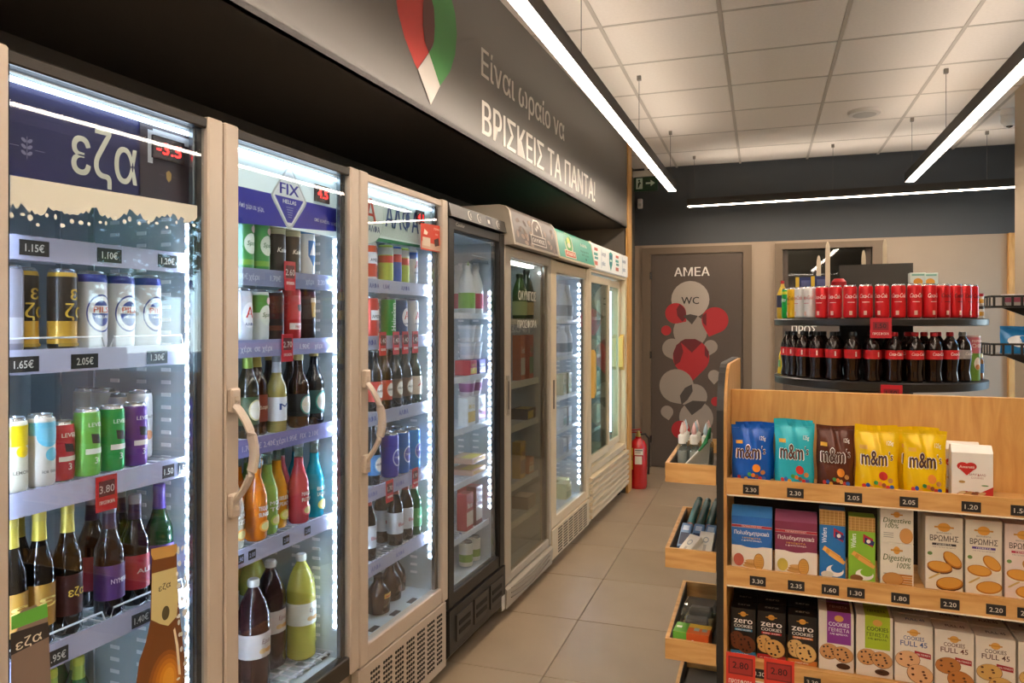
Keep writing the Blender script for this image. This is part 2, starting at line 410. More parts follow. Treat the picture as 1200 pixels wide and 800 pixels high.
PT = Print(.0006); x, z = dp(928, 391); x2, _ = dp(957, 391)
PT.text('ΠΡΟΣ', x, z, .08, '#efe9dd', w=x2-x, al='L', bold=.03)
ob('lettering', PT.mesh('lettering', lambda u, v, o: (u, YB+.03-o, v)), lf)
g = MB().box(d2a-.4, d2b+.4, YB+1.5, YB+1.55, 0, 2.6, mat('#6b6154', .8)).box(d2a-.45, d2a-.4, YB+.14, YB+1.5, 0, 2.6, mat('#8d97a3', .7)).box(d2b+.4, d2b+.45, YB+.14, YB+1.5, 0, 2.6, mat('#6b6154', .8)).box(d2a-.4, d2b+.4, YB+.14, YB+1.5, 2.6, 2.65, mat('#6b6154', .8)).box(d2a-.4, d2b+.4, YB+.14, YB+1.5, -.05, 0, mat('#6b6154', .8))
struct('wall_staffroom', g.mesh('wall_staffroom'), 'dim walls of the staff room behind the glazed door')
t = thing('added_ceiling_lamp', 'added round ceiling lamp that lights the staff room behind the glazed door', 'lamp', ((d2a+d2b)/2-.3, YB+1.0, 2.52))  # lamp added so the room behind the pane is not black
ob('base', MB().lathe([(.12, .06), (.13, .08)], mat('#d8d4cc', .5), 20).mesh('base', True), t); ob('shade', MB().lathe([(.06, 0), (.11, .02), (.12, .06)], mat('#fff2df', .5, emit=6), 20).mesh('shade', True), t)
# pillar beside the wire rack
PX = at_plane(1189, 300, (0, 5.8, 0), (0, 1, 0)).x
struct('wall_pillar', MB().cbox(PX, PX+.55, 5.3, 5.8, 0, ZC, mat('#ab9a84', .75), .004).mesh('wall_pillar'), 'pale beige pillar behind the black wire rack')

# ------------------------------------------------------------------ pendant lights
ZL = EYE+1.09
PEND = mat('#ffebd6', .5, emit=PENDANT_POWER); ADDED_UPL = mat('#fff0e2', .5, emit=PENDANT_POWER*.3); PBODY = mat('#35302a', .45)
def pendant(a, b, label, wires):
    a = Vector(a); b = Vector(b); L = (b-a).length; an = math.atan2((b-a).y, (b-a).x)
    t = thing('pendant_light', label, 'lamp', a, an, 'linear pendant lights')
    ob('housing', MB().box(0, L, -.034, .034, .012, .054, PBODY).box(0, L, -.034, -.029, 0, .012, PBODY).box(0, L, -.034, -.028, .045, .068, PBODY).box(0, L, .028, .034, .045, .068, PBODY).box(0, .012, -.028, .028, .045, .068, PBODY).box(L-.012, L, -.028, .028, .045, .068, PBODY).box(0, L, .029, .034, 0, .012, PBODY).mesh('housing'), t)
    ob('diffuser', MB().box(.004, L-.004, -.029, .029, -.002, .012, PEND).mesh('diffuser'), t)
    ob('added_uplight', MB().box(.02, L-.02, -.024, .024, .055, .058, ADDED_UPL).mesh('added_uplight'), t)  # glowing strip added to brighten the ceiling, hidden behind the housing lips
    for w in wires: ob('wire', MB().tube([(w, 0, .054), (w, 0, ZC-a.z)], .0016, mat('#4a463f', .5), 5).box(w-.012, w+.012, -.012, .012, ZC-a.z-.03, ZC-a.z, mat('#8a8378', .5)).mesh('wire'), t)
    return t
a = at_z(788, 224, ZL); b = at_z(606, 0, ZL); dv = (b-a).normalized()
pendant(a, a+dv*4.4, 'long pendant light above the fridge aisle beside the Greek slogan', (.12, 1.55, 3.0, 4.2))
pendant(a+dv*4.45, a+dv*8.0, 'long pendant light over the near end of the fridge aisle', (.12, 3.0))
a = at_z(1066, 213, ZL); b = at_z(1200, 78, ZL); dv = (b-a).normalized()
pendant(a, a+dv*4.4, 'long pendant light running over the cola stand side of the ceiling', (.10, 1.25, 3.0, 4.2))
pendant(a+dv*4.45, a+dv*8.0, 'long pendant light over the near end of the snack shelves', (.12, 3.0))
pendant(at_z(806, 242, ZL), at_z(1190, 219, ZL), 'pendant light hung crosswise in front of the slate far wall', (.06, 1.25, 2.4))
pendant((.05, 1.5, ZL), (.05, -1.7, ZL), 'added unseen pendant light along the middle of the entrance aisle', (.06, 1.6, 3.1))  # added out of view, gives the gondola and fridge fronts more light
pendant((-.85, -2.7, ZL), (1.6, -2.7, ZL), 'added unseen pendant light hung crosswise close to the entrance wall', (.06, 1.25, 2.4))  # also an added lamp behind the camera, brightens surfaces facing it
# ------------------------------------------------------------------ ceiling fittings
p = at_z(1013, 130, ZC)
t = thing('ceiling_speaker', 'flat round white speaker set into the ceiling tiles', 'speaker', (p.x, p.y, ZC-.03))
ob('rim', MB().lathe([(.085, 0), (.11, .004), (.115, .03)], mat('#d8d2c8', .5), 28).mesh('rim', True), t)
ob('grille', MB().lathe([(.08, -.002), (.082, .001)], mat('#b9b3a9', .6), 28).mesh('grille'), t)
p = at_z(1183, 128, ZC)
t = thing('security_camera', 'small white dome camera on the ceiling near the pillar', 'camera', (p.x, p.y, ZC-.14))
ob('mount', MB().lathe([(.055, .09), (.06, .10), (.06, .138)], mat('#dcd8d0', .4), 20).mesh('mount', True), t)
ob('dome', MB().lathe([(.01, .012), (.035, .02), (.052, .045), (.055, .075), (.045, .095)], mat('#e6e2da', .35), 20).mesh('dome', True), t)
ob('lens', MB().lathe([(.008, .006), (.022, .012), (.026, .03)], mat('#15130f', .1), 14).mesh('lens', True), t)
p = at_depth(757, 199, 6.9)
t = thing('exit_sign', 'green emergency exit sign hanging from the ceiling by the oak post', 'sign', (p.x, p.y, 0), 0)
zt0, zb0 = at_depth(757, 206, 6.9).z, at_depth(757, 224, 6.9).z
ob('panel', MB().cbox(-.11, .11, -.012, .012, zb0, zt0-.01, mat('#143f26', .4), .003).mesh('panel'), t)
ob('housing', MB().cbox(-.12, .12, -.03, .03, zt0-.01, zt0+.045, mat('#d9d4ca', .4), .004).box(-.012, .012, -.012, .012, zt0+.045, ZC, mat('#d9d4ca', .4)).mesh('housing'), t)
PP = Print(.0005); zc_ = (zb0+zt0)/2
PP.rect(-.09, zc_-.05, -.03, zc_+.05, '#cfe3d2'); PP.ell(-.062, zc_+.028, .009, .009, '#143f26'); PP.poly([(-.075, zc_-.04), (-.066, zc_-.04), (-.055, zc_-.005), (-.042, zc_+.0), (-.056, zc_+.02), (-.072, zc_+.004)], '#143f26')
PP.rect(.0, zc_-.008, .05, zc_+.008, '#cfe3d2'); PP.poly([(.045, zc_-.03), (.085, zc_), (.045, zc_+.03)], '#cfe3d2')
ob('pictogram', PP.mesh('pictogram', lambda u, v, o: (u, -.012-o, v)), t)
p = at_plane(750.5, 239, (0, YB, 0), (0, 1, 0))
t = thing('wall_sensor', 'small white sensor on the slate wall under the exit sign', 'sensor', p, 0)
ob('body', MB().cbox(-.025, .025, -.035, 0, -.05, .05, mat('#e2ded6', .4), .008).mesh('body'), t)
ob('lens', MB().box(-.015, .015, -.037, -.034, -.03, 0, mat('#bdbab2', .3)).mesh('lens'), t)

# ================================================================== PRODUCTS
SILVER = mat('#c4c6c8', .25, .9)
def can(col, H=.146, R=.0285, bands=(), draw=None, top=None, rough=.28, silver_top=False):
    c0 = mat(col, rough, .25)
    zs = [.006, .014]; cs = [c0]
    for a, b, c in bands: zs += [a*H, b*H]; cs += [c0, mat(c, rough, .25)]
    zs = zs+[H-.016]; cs.append(c0)
    pr = [(R*.75, 0), (R*.9, .003)]+[(R if i else R*.97, z) for i, z in enumerate(zs)]+[(R*.93, H-.007), (R*.84, H-.002)]
    ms = [SILVER, c0]+cs+[mat(top, rough, .25) if top else c0, SILVER]
    b = MB().lathe(pr, ms[:len(pr)-1], 20, True, False)
    lid = MB().lathe([(R*.84, H-.002), (R*.84, H), (R*.8, H), (R*.78, H-.004)], SILVER, 20, False, True).box(-R*.22, R*.22, -R*.5, R*.2, H-.004, H-.002, SILVER)
    parts = [('body', b.mesh('can_body', True)), ('lid', lid.mesh('can_lid', True))]
    if draw:
        P = Print(.0003, .35); draw(P, R, H); parts.append(('front_print', P.mesh('can_print', lambda u, v, o: wrap(R+.0006)(u, v, o), R*.16)))
    return Proto('drink_can', 'can', parts, R, H)
def bottle(H, R, glass_col, cap='#c9b26a', label=None, neck=None, draw=None, prof=None, upper=None, trans=0, name='drink_bottle', lab=(.15, .46), capr=None, rough=.08):
    """label (colour), neck (colour), upper: colour of the empty neck"""
    G = mat(glass_col, rough, 0, trans=trans, coat=.3); UP = mat(upper, .06, trans=.7) if upper else G
    pr = prof or [(.86, 0), (1, .025), (1, .55), (.93, .61), (.66, .69), (.47, .77), (.41, .86), (.40, .94)]
    q = [(r*R, z*H) for r, z in pr]
    ms = [UP if (upper and z >= .74) else G for r, z in pr[:-1]]
    b = MB().lathe(q, ms, 18)
    rn = q[-1][0]; zc = q[-1][1]
    cr = capr or rn*1.12
    cp = MB().lathe([(cr, zc-.006), (cr*1.04, zc), (cr, H-.003), (cr*.85, H)], mat(cap, .35, .2), 16)
    parts = [('bottle_body', b.mesh('bottle_body', True)), ('cap', cp.mesh('bottle_cap', True))]
    if label:
        z0, z1 = lab[0]*H, lab[1]*H
        parts.append(('label', MB().lathe([(R+.0005, z0), (R+.0005, z1)], mat(label, .5), 18, False, False).mesh('bottle_label', True)))
    if neck:
        parts.append(('neck_label', MB().lathe([(R*.475+.0006, .775*H), (R*.42+.0008, .86*H), (R*.41+.0006, .925*H)], mat(neck, .35, .3), 16, False, False).mesh('bottle_neck', True)))
    if draw:
        P = Print(.0003, .4); draw(P, R, H); parts.append(('front_print', P.mesh('bottle_print', lambda u, v, o: wrap(R+.0012)(u, v, o), R*.18)))
    return Proto(name, 'bottle', parts, R, H)
def carton(name, cat, w, h, d, col, draw=None, top=None, side=None, c=.0015):
    b = MB().cbox(-w/2, w/2, -d/2, d/2, 0, h, mat(col, .4), c)
    parts = [('box_body', b.mesh('box_body'))]
    if draw:
        P = Print(.0003, .4); draw(P, w, h); parts.append(('front_print', P.mesh('box_print', lambda u, v, o: (u, -d/2-o, v))))
    if top:
        P = Print(.0003, .4); top(P, w, d); parts.append(('top_print', P.mesh('top_print', lambda u, v, o: (u, v, h+o))))
    pr = Proto(name, cat, parts, w/2, h); pr.d = d/2; return pr
def cookie(P, cx, cy, rx, ry, base='#c58a45', chip='#3a2416', n=7, rot=0, seed=1):
    rnd = random.Random(seed); P.ell(cx, cy-.0006, rx*1.04, ry*1.04, '#7d4f22', 18, rot); P.ell(cx, cy, rx, ry, base, 18, rot)
    for i in range(n):
        a = i*2.4; q = .25+.6*rnd.random(); P.ell(cx+rx*q*math.cos(a), cy+ry*q*math.sin(a), rx*.13, ry*.13, chip, 6)
def pouch(w, h, d, col, draw=None, name='snack_pouch', seal=.07, seed=1, gus=True):
    """stand-up pouch: flat top seal, belly that swells towards the base"""
    rnd = random.Random(seed); NU, NV = 18, 20
    ph = [rnd.uniform(0, 6.28) for _ in range(4)]
    def thick(u, v):
        e = max(0, 1-(2*u-1)**2)**.6; t = 0 if v > 1-seal else (1-(v/(1-seal))**2.2)**.8
        return d/2*e*t*(1 if gus else min(1, v*5+.1))*(1+.16*math.sin(8*u+6*v+ph[0])*math.sin(7*v+ph[2]))+.0022*math.sin(17*u+5*v+ph[1])*v*e+.0012*math.sin(31*u+11*v+ph[3])*e
    def front(x, z, o):
        u = min(1, max(0, x/w+.5)); v = min(1, max(0, z/h)); return (x*(1-.10*v*(1-v)+.02*v)+.0016*math.sin(9*v+ph[1])*(2*u-1), -thick(u, v)-o-.0006, z+.002*math.sin(5*u+ph[2])*v)
    b = MB(); vs = []; fs = []
    for s in (1, -1):
        base = len(vs)
        for j in range(NV+1):
            for i in range(NU+1):
                u, v = i/NU, j/NV; x, y, z = front((u-.5)*w, v*h, 0); vs.append((x, y if s > 0 else -y, z))
        for j in range(NV):
            for i in range(NU):
                a = base+j*(NU+1)+i; q = [a, a+1, a+NU+2, a+NU+1]; fs.append(q if s > 0 else q[::-1])
    n1 = (NU+1)*(NV+1)
    for i in range(NU): fs.append([i+1, i, n1+i, n1+i+1])
    b.add(vs, fs, mat(col, .24, .1))
    parts = [('pouch_body', b.mesh('pouch_body', True))]
    ms = MB()
    for sgn in (1, -1): ms.box(-w*.49, w*.49, sgn*.0016-.0004, sgn*.0016+.0004, h*(1-seal), h*(1-seal)+.002, mat(col, .3))
    parts.append(('seal', ms.mesh('seal')))
    if draw:
        P = Print(.0005, .3); draw(P, w, h); parts.append(('front_print', P.mesh('pouch_print', lambda u, v, o: front(u, v, o+.001), w*.06)))
    return Proto(name, 'snack pack', parts, w/2, h)

# ---- cans
def d_pils(P, R, H):
    for s in (0,):
        P.ell(0, H*.46, R*.95, R*1.25, '#3a4593'); P.ell(0, H*.46, R*.86, R*1.14, '#d9dade'); P.ell(0, H*.46, R*.62, R*.84, '#3f4c9c')
        P.rect(-R*.62, H*.46, R*.62, H*.46+R*.5, '#d9dade'); P.text('PILS', 0, H*.47, .013, '#c8543c', w=R*1.05, bold=.03); P.text('HELLAS', 0, H*.40, .006, '#e4e4e8', bold=.02)
C_pils = can('#d3d4d8', .168, .033, [(.86, .905, '#34389a')], d_pils, top='#34389a')
def d_gold(P, R, H): P.text('ε', R*.2, H*.62, .03, '#d8b543', bold=.02); P.text('ζα', R*.3, H*.40, .03, '#d8b543', bold=.02); P.rect(-R*.9, H*.05, R*.9, H*.09, '#a8872c')
C_gold = can('#2b241f', .168, .028, [(.08, .36, '#c79a36')], d_gold, top='#c9a23a')
C_grey = can('#8f8c9a', .168, .028, [(.1, .4, '#b6b3c0')])
def d_lem(P, R, H): P.ell(R*.1, H*.55, R*.5, R*.45, '#e6c512'); P.text('LEMON', 0, H*.25, .007, '#7b7468')
C_lemon = can('#e3ddc9', R=.0255, bands=[(.62, .9, '#e2c51c')], draw=d_lem)
def d_lat(P, R, H): P.ell(0, H*.72, R*.9, R*.9, '#6db9d2'); P.ell(R*.2, H*.45, R*.5, R*.5, '#6db9d2'); P.text('ice tea', 0, H*.2, .008, '#6d6a66')
C_aqua = can('#dcd6cc', R=.027, bands=[(.72, .9, '#7cc3d8')], draw=d_lat)
def d_wht(P, R, H): P.rect(-R*.8, H*.34, R*.8, H*.42, '#e9e9e4'); P.poly([(-R*.3, H*.5), (R*.5, H*.48), (R*.3, H*.62), (-R*.4, H*.64)], '#2e2c30'); P.text('LEVEL', 0, H*.74, .009, '#e9e9e4', bold=.02); P.text('3', 0, H*.2, .014, '#e9e9e4')
C_red33 = can('#c23a48', .125, .0255, draw=d_wht); C_lgreen = can('#6fb64e', R=.0262, draw=d_wht); C_green = can('#1f9a4e', R=.0262, draw=d_wht); C_purple = can('#6a3f93', R=.0262, draw=d_wht)
def d_or(P, R, H): P.ell(0, H*.35, R*.5, R*.4, '#e09a6a'); P.text('peach', 0, H*.6, .009, '#8a7f74')
C_white_o = can('#d8d6d2', .165, draw=d_or)
def d_pk(P, R, H): P.ell(0, H*.38, R*.7, R*.5, '#cf5fa4'); P.text('zero', 0, H*.6, .009, '#8a7f74')
C_white_p = can('#d8d6da', .155, draw=d_pk)
def d_my(P, R, H): P.ell(0, H*.5, R*.8, R*1.0, '#d8e0cf'); P.text('Spat', 0, H*.47, .013, '#2c6b34', shear=.2); P.ell(R*.3, H*.78, R*.35, R*.35, '#e5c9c4')
C_mythos = can('#3f9148', draw=d_my, bands=[(.1, .2, '#7aa53d')])
C_mythw = can('#cfd6cf', draw=d_my, bands=[(.55, .9, '#4f9c46')])
def d_kai(P, R, H): P.text('Kaiser', 0, H*.42, .014, '#e8e2d3', w=R*1.5, shear=.25)
C_kaiser = can('#2a2522', draw=d_kai, bands=[(.78, .9, '#c9bf98')], top='#d9cfae')
C_dkgold = can('#3a2d28', bands=[(.55, .88, '#b98d44'), (.2, .3, '#a1583e')])
def d_shield(P, R, H): P.poly([(-R*.8, H*.8), (R*.8, H*.8), (R*.8, H*.4), (0, H*.12), (-R*.8, H*.4)], '#e9edf0'); P.poly([(-R*.66, H*.75), (R*.66, H*.75), (R*.66, H*.43), (0, H*.2), (-R*.66, H*.43)], '#2e74b8'); P.poly([(-R*.5, H*.44), (0, H*.72), (R*.5, H*.44)], '#e9edf0')
C_blue_shield = can('#dfe6ea', draw=d_shield, top='#3b86c6')
def d_rb(P, R, H): P.rect(-R*.9, H*.2, R*.9, H*.32, '#e7dfda'); P.text('FREE', 0, H*.22, .009, '#b8282c', bold=.02); P.poly([(-R*.1, H*.55), (R*.6, H*.53), (R*.4, H*.68), (-R*.2, H*.66)], '#2b2022')
C_redbig = can('#c33434', .16, .034, draw=d_rb)
def d_guin(P, R, H): P.poly([(-R*.45, H*.78), (R*.45, H*.78), (R*.3, H*.42), (-R*.3, H*.42)], '#cda85a'); P.rect(-R*.45, H*.7, R*.45, H*.78, '#e8dcbe')
C_glass = can('#2c1c18', .165, bands=[(.75, .9, '#5a1d20')], draw=d_guin)
def d_am(P, R, H): P.rect(-R*.95, H*.42, R*.95, H*.66, '#e6e2de'); P.text('AMSTEL', 0, H*.47, .012, '#3b332e', w=R*1.6, bold=.02)
C_amstel = can('#c8402e', draw=d_am)
C_amswhite = can('#e2ddd8', bands=[(.1, .42, '#cf4a2c'), (.7, .86, '#d8582e')], draw=d_am)
def d_hei(P, R, H): P.text('Heineken', .003, H*.16, .022, '#f0f3ee', w=H*.7, rot=rad(90), al='L', bold=.02)
C_heine = can('#1f9038', draw=d_hei)
def d_alf(P, R, H): P.ell(0, H*.5, R*.8, R*1.25, '#e8e8ea'); P.text('Α', 0, H*.45, .03, '#cf3a33', bold=.02); P.text('ΑΛΦΑ', 0, H*.3, .008, '#26366f', bold=.02)
C_alfab = can('#2c4f80', draw=d_alf); C_alfas = can('#c9ced4', draw=d_alf); C_alfalt = can('#d4dde6', draw=d_alf, bands=[(.7, .88, '#3767bd')])
C_bluew = can('#2f5ec0', bands=[(.55, .75, '#c94a44'), (.75, .9, '#dfe2ea')])
C_greenr = can('#b9cf5a', bands=[(.5, .68, '#c9463a'), (.7, .9, '#dfe8e8')])
def d_zy(P, R, H): P.ell(0, H*.45, R*.75, R*1.0, '#cfd2e2'); P.ell(0, H*.45, R*.62, R*.82, '#4a4aa2'); P.text('ΖΥΘΟΣ', 0, H*.43, .008, '#e0e0ea', bold=.02)
C_violet = can('#3c3a9c', .168, .033, draw=d_zy); C_skyblue = can('#3f8fd2', .165, .033, draw=d_zy); C_midblue = can('#3a6fb4', .165, .033, draw=d_zy)
def d_coke(c):
    def f(P, R, H): P.text('Coca-Cola', .002, H*.60, .019, c, w=R*2.0, shear=.22, bold=.02); P.rect(-R*.5, H*.47, R*.5, H*.485, c); P.rect(-R*.28, H*.1, R*.12, H*.22, '#ddb7a8')
    return f
C_coke = can('#d41f26', draw=d_coke('#f4ece6')); C_zero = can('#cf1d24', draw=d_coke('#2a1716')); C_diet = can('#d6d4d2', draw=d_coke('#c2343a')); C_ylw = can('#e4b51a', draw=d_coke('#33240f'))
def d_spr(P, R, H): P.text('Sprite', 0, H*.56, .02, '#f2f4ee', w=R*1.7, shear=.2, bold=.03)
C_sprite = can('#18a03c', bands=[(.8, .9, '#d8d23c')], draw=d_spr)
# ---- beer and mixed drinks
BROWN, DKB, GRN = '#33190b', '#17100c', '#123a1c'
def lab(txt, tc, ring=None, sz=.011):
    def f(P, R, H):
        if ring: P.ell(0, H*.31, R*.8, R*.95, ring); P.ell(0, H*.31, R*.68, R*.82, '#e8e4da')
        P.text(txt, 0, H*.295, sz, tc, w=R*1.25, bold=.02)
    return f
B_goldneck = bottle(.27, .028, '#140c07', '#c8b457', '#3b140e', '#d6c65a', lab('εζα', '#d4b24c', None, .018))
B_goldneck2 = bottle(.27, .028, '#100b08', '#c8b457', '#a2762c', '#d0bd4e', lab('ε', '#e8d27a', None, .025))
B_purple = bottle(.245, .031, '#1a0f12', '#7d7f86', '#54306e', '#4a3550', lab('NYMFH', '#e9dfe6'))
B_redlab = bottle(.25, .031, '#120d0c', '#8b8890', '#a82638', '#33203a', lab('ALE', '#e8dccf'))
B_greenp = bottle(.26, .031, '#163b1e', '#5d4a8c', '#51357f', '#4f3a88', lab('Lager', '#e8d36a'))
B_green = bottle(.235, .03, '#23602c', '#b8b02e', '#dfe1d4', '#9aa83a', lab('βεργίνα', '#2f6a36'))
B_greenneck = bottle(.25, .031, '#2a2212', '#6a8f3a', '#394a2a', '#8fa648', lab('ΜΑΜΟΣ', '#ddd8c2', '#d8cc9a'))
B_brgold = bottle(.25, .031, '#3c1c0c', '#b9953c', '#8c3a22', '#d6bd5c', lab('Δαφνη', '#e8ddc4'))
B_clear = bottle(.225, .029, '#b9ac62', '#8f9498', '#dfe3ea', '#d5dbe4', lab('M', '#384f8e', None, .02), trans=.25)
B_brown = bottle(.225, .032, BROWN, '#c9b979', '#20201e', None, lab('Νήσος', '#e6dcc0', '#53968a'))
B_teal = bottle(.235, .032, '#15161c', '#c9b979', '#1f4c4a', None, lab('Σεπτεμ', '#e6dcc0', '#4fb5a8'))
B_redround = bottle(.235, .03, DKB, '#7c7a72', '#c23a28', None, lab('AMSTEL', '#3a2a22', '#d85b40', .008))
B_brnround = bottle(.235, .03, DKB, '#7c7a72', '#6d5342', None, lab('ALFA', '#2e2620', '#a9917a', .008))
B_greendk = bottle(.235, .03, '#0f2a16', '#4f8a4c', '#d9c9b4', None, lab('Α', '#c23a30'))
B_bluelab = bottle(.235, .031, '#10151c', '#93968f', '#2f6a9c', None, lab('ΜΑΜΟΣ', '#1f3a66', '#4f9cc4', .008))
B_silver = bottle(.25, .031, '#150b0a', '#b8372c', '#c9cdd2', '#8d2a22', lab('Bud', '#a3242a', None, .014), lab=(.18, .5))
B_grnlab = bottle(.235, .03, '#1c5a30', '#d9dbd2', '#3f9a56', '#d6d9cc', lab('Lager', '#eef0e6'))
RTD = [(.86, 0), (1, .025), (1, .42), (.97, .5), (.74, .6), (.48, .7), (.44, .80), (.42, .90), (.42, .95)]
def d_rtd(a, b, fruit):
    def f(P, R, H): P.text(a, 0, H*.34, .012, '#f0efe6', w=R*1.3, bold=.03); P.text(b, 0, H*.27, .012, '#f0efe6', w=R*1.3, bold=.03); P.ell(0, H*.16, R*.62, R*.5, fruit); P.ell(0, H*.16, R*.45, R*.35, '#eadf9a')
    return f
def rtd(c, a, b, f): return bottle(.25, .031, c, '#8c9092', None, None, d_rtd(a, b, f), RTD, '#aebfae', .12)
B_cuba = rtd('#2c150d', 'CUBA', 'LIBRE', '#94a63a'); B_teq = rtd('#df7a16', 'TEQUILA', 'SUNRISE', '#efa03a'); B_lime = rtd('#9cc25a', 'MOJI', 'TO', '#b7d348')
B_amber = rtd('#e79a1a', 'BELLINI', 'PEACH', '#d8cf4a'); B_rose = rtd('#c8444a', 'MARGA', 'RITA', '#e0626a'); B_cyan = rtd('#13a7c2', 'BLUE', 'LAGOON', '#e2d95a'); B_cream = rtd('#cfc9b6', 'GIN', 'FIZZ', '#e6a04a')
PET = [(.80, 0), (.97, .02), (1, .05), (.97, .12), (1, .2), (.98, .33), (.98, .56), (1, .62), (.95, .7), (.76, .8), (.45, .89), (.31, .925), (.31, .955)]
def d_pet(P, R, H): P.text('Epsa', 0, H*.46, .014, '#8c6a6a', shear=.1); P.ell(-R*.3, H*.40, R*.25, R*.16, '#d9b27a'); P.ell(R*.15, H*.40, R*.3, R*.14, '#c9954f')
B_cola15 = bottle(.325, .046, '#35191a', '#dcdcd6', '#cfc3be', None, d_pet, PET, None, .1, lab=(.34, .55), capr=.0165, name='soda_bottle')
B_lemon15 = bottle(.325, .046, '#d8d25c', '#e6e6e0', '#dfe0d2', None, d_pet, PET, None, .35, lab=(.34, .55), capr=.0165, name='soda_bottle')
def d_500(sc):
    def f(P, R, H):
        if sc: P.text('Coca-Cola', 0, H*.535, .014, '#f2e9e2', w=R*1.6, shear=.2, bold=.02)
        else: P.rect(R*.62, H*.50, R*.80, H*.60, '#e6cfc6')
    return f
C500 = [(.82, 0), (.95, .02), (.98, .06), (.82, .2), (.88, .3), (1, .42), (1, .64), (.98, .70), (.8, .80), (.48, .88), (.37, .915), (.37, .945)]
def cola500(cap, labc, sc): return bottle(.214, .034, '#1b0e0b', cap, labc, None, d_500(sc), C500, '#5a4740', .05, lab=(.46, .64), capr=.0145, name='cola_bottle', rough=.1)
B_c0 = cola500('#1b1a19', '#c4161c', False); B_c1 = cola500('#b8151b', '#cf1a20', True); B_c2 = cola500('#8a8a8a', '#a9a3a1', True)
JUG = [(.75, 0), (.98, .04), (1, .2), (1, .42), (.9, .56), (.6, .70), (.40, .78), (.36, .92), (.36, .96)]
B_jug = bottle(.145, .045, '#3a1c0e', '#2b2018', None, None, lambda P, R, H: P.rect(-R*.5, H*.42, R*.5, H*.54, '#d8b45a').rect(-R*.4, H*.45, R*.4, H*.48, '#b8372c'), JUG)
B_jug2 = bottle(.145, .045, '#3a1c0e', '#2b2018', None, None, lambda P, R, H: P.ell(0, H*.35, R*.3, R*.3, '#5a3a22'), JUG)

# ================================================================== FRIDGES
FD = .66
def fl(fr, lx, ly, z): return row(-DF-ly, fr['Y0']+lx, z)
def red_tag(par, x, y, z, txt='1.50', h=.05, w=.042):
    t = ob('promo_tag', MB().box(x-w/2, x+w/2, y-.002, y, z-h, z, mat('#c8202c', .4)).mesh('promo_tag'), par)
    P = Print(.0004); P.rect(x-w*.38, z-h*.58, x+w*.38, z-h*.14, '#5d1a22' if txt else '#8f2630')
    if txt: P.text(txt, x, z-h*.48, h*.22, '#d8d2cc', bold=.01)
    P.text('ΠΡΟΣΦΟΡΑ', x, z-h*.80, h*.10, '#f3e4e0', w=w*.72, bold=.03)
    ob('tag_print', P.mesh('tag_print', lambda u, v, o: (u, y-.002-o, v)), par); return t
def price(par, x, y, z, txt, w=.055, h=.03, col='#d9d5cc'):
    ob('price_tag', MB().box(x-w/2, x+w/2, y-.0015, y, z-h/2, z+h/2, TAGBLK).mesh('price_tag'), par)
    P = Print(.0003); P.text(txt, x, z-h*.24, h*.5, col, w=min(w*.8, .2*len(txt)*h+.3*h), bold=.012)
    ob('price_digits', P.mesh('price_digits', lambda u, v, o: (u, y-.0015-o, v)), par)
WHITEW = mat('#cfd3da', .3)
def shelf(fr, z, rail=True, lxs=None, guard=False, railcol=None, wirev=False):
    W, t = fr['W'], fr['t']; a, b = (t+.004, W-t-.004) if lxs is None else lxs
    s = MB()
    for k in range(9): yy = fr['sy']+.02+k*(FD-.12-fr['sy'])/9; s.box(a, b, yy, yy+.008, z-.010, z-.004, WHITEW)
    n = int((b-a)/.03)
    for k in range(n+1): xx = a+(b-a)*k/n; s.box(xx-.002, xx+.002, fr['sy']+.004, FD-.085, z-.004, z, WHITEW)
    o = ob('shelf', s.mesh('shelf'), fr['o'])
    if rail:
        rz = .042 if rail is True else rail
        ob('price_rail', MB().prism([(fr['sy'], z+.006), (fr['sy']+.004, z+.006), (fr['sy']+.004, z-rz), (fr['sy']-.002, z-rz)], a, b, railcol or RAIL, 'x').mesh('price_rail'), o)
    if guard:
        y = fr['sy']+.004
        ob('wire_guard', MB().tube([(a+.01, y, z), (a+.02, y-.004, z+.028), (a+(b-a)*.5, y-.004, z+.028), (a+(b-a)*.52, y, z+.008)], .0022, WHITEW, 6).tube([(a+(b-a)*.55, y, z+.004), (a+(b-a)*.56, y-.004, z+.028), (b-.02, y-.004, z+.028), (b-.01, y, z)], .0022, WHITEW, 6).mesh('wire_guard', True), o)
    return o
def leds(fr, z0, z1, side, pitch=.031, ly=.052, power=LED, dot=.0046):
    W, t = fr['W'], fr['t']; x = W-t-.008 if side > 0 else t+.008
    o = ob('led_strip', MB().box(x-.004*side, x+.004*side, ly-.011, ly+.011, z0, z1, mat('#cfd6dc', .3)).mesh('led_strip'), fr['o'])
    n = int((z1-z0)/pitch); m = MB()
    for k in range(n):
        z = z0+(k+.5)*(z1-z0)/n; xx = x-side*.0045
        m.prism([(ly-dot, z-dot), (ly+dot, z-dot), (ly+dot, z+dot), (ly-dot, z+dot)], xx, xx-side*.003, power, 'x')
    ob('led_dots', m.mesh('led_dots'), o)['kind'] = 'stuff'
def caster(fr, x, y):
    o = ob('caster', MB().box(x-.014, x+.014, y-.014, y+.014, .035, .07, mat('#4a4845', .4, .6)).mesh('caster'), fr['o'])
    ob('wheel', MB().prism([(y+.024*math.cos(k*.524), .025+.024*math.sin(k*.524)) for k in range(12)], x-.012, x+.012, mat('#111110', .5), 'x').mesh('wheel'), o)
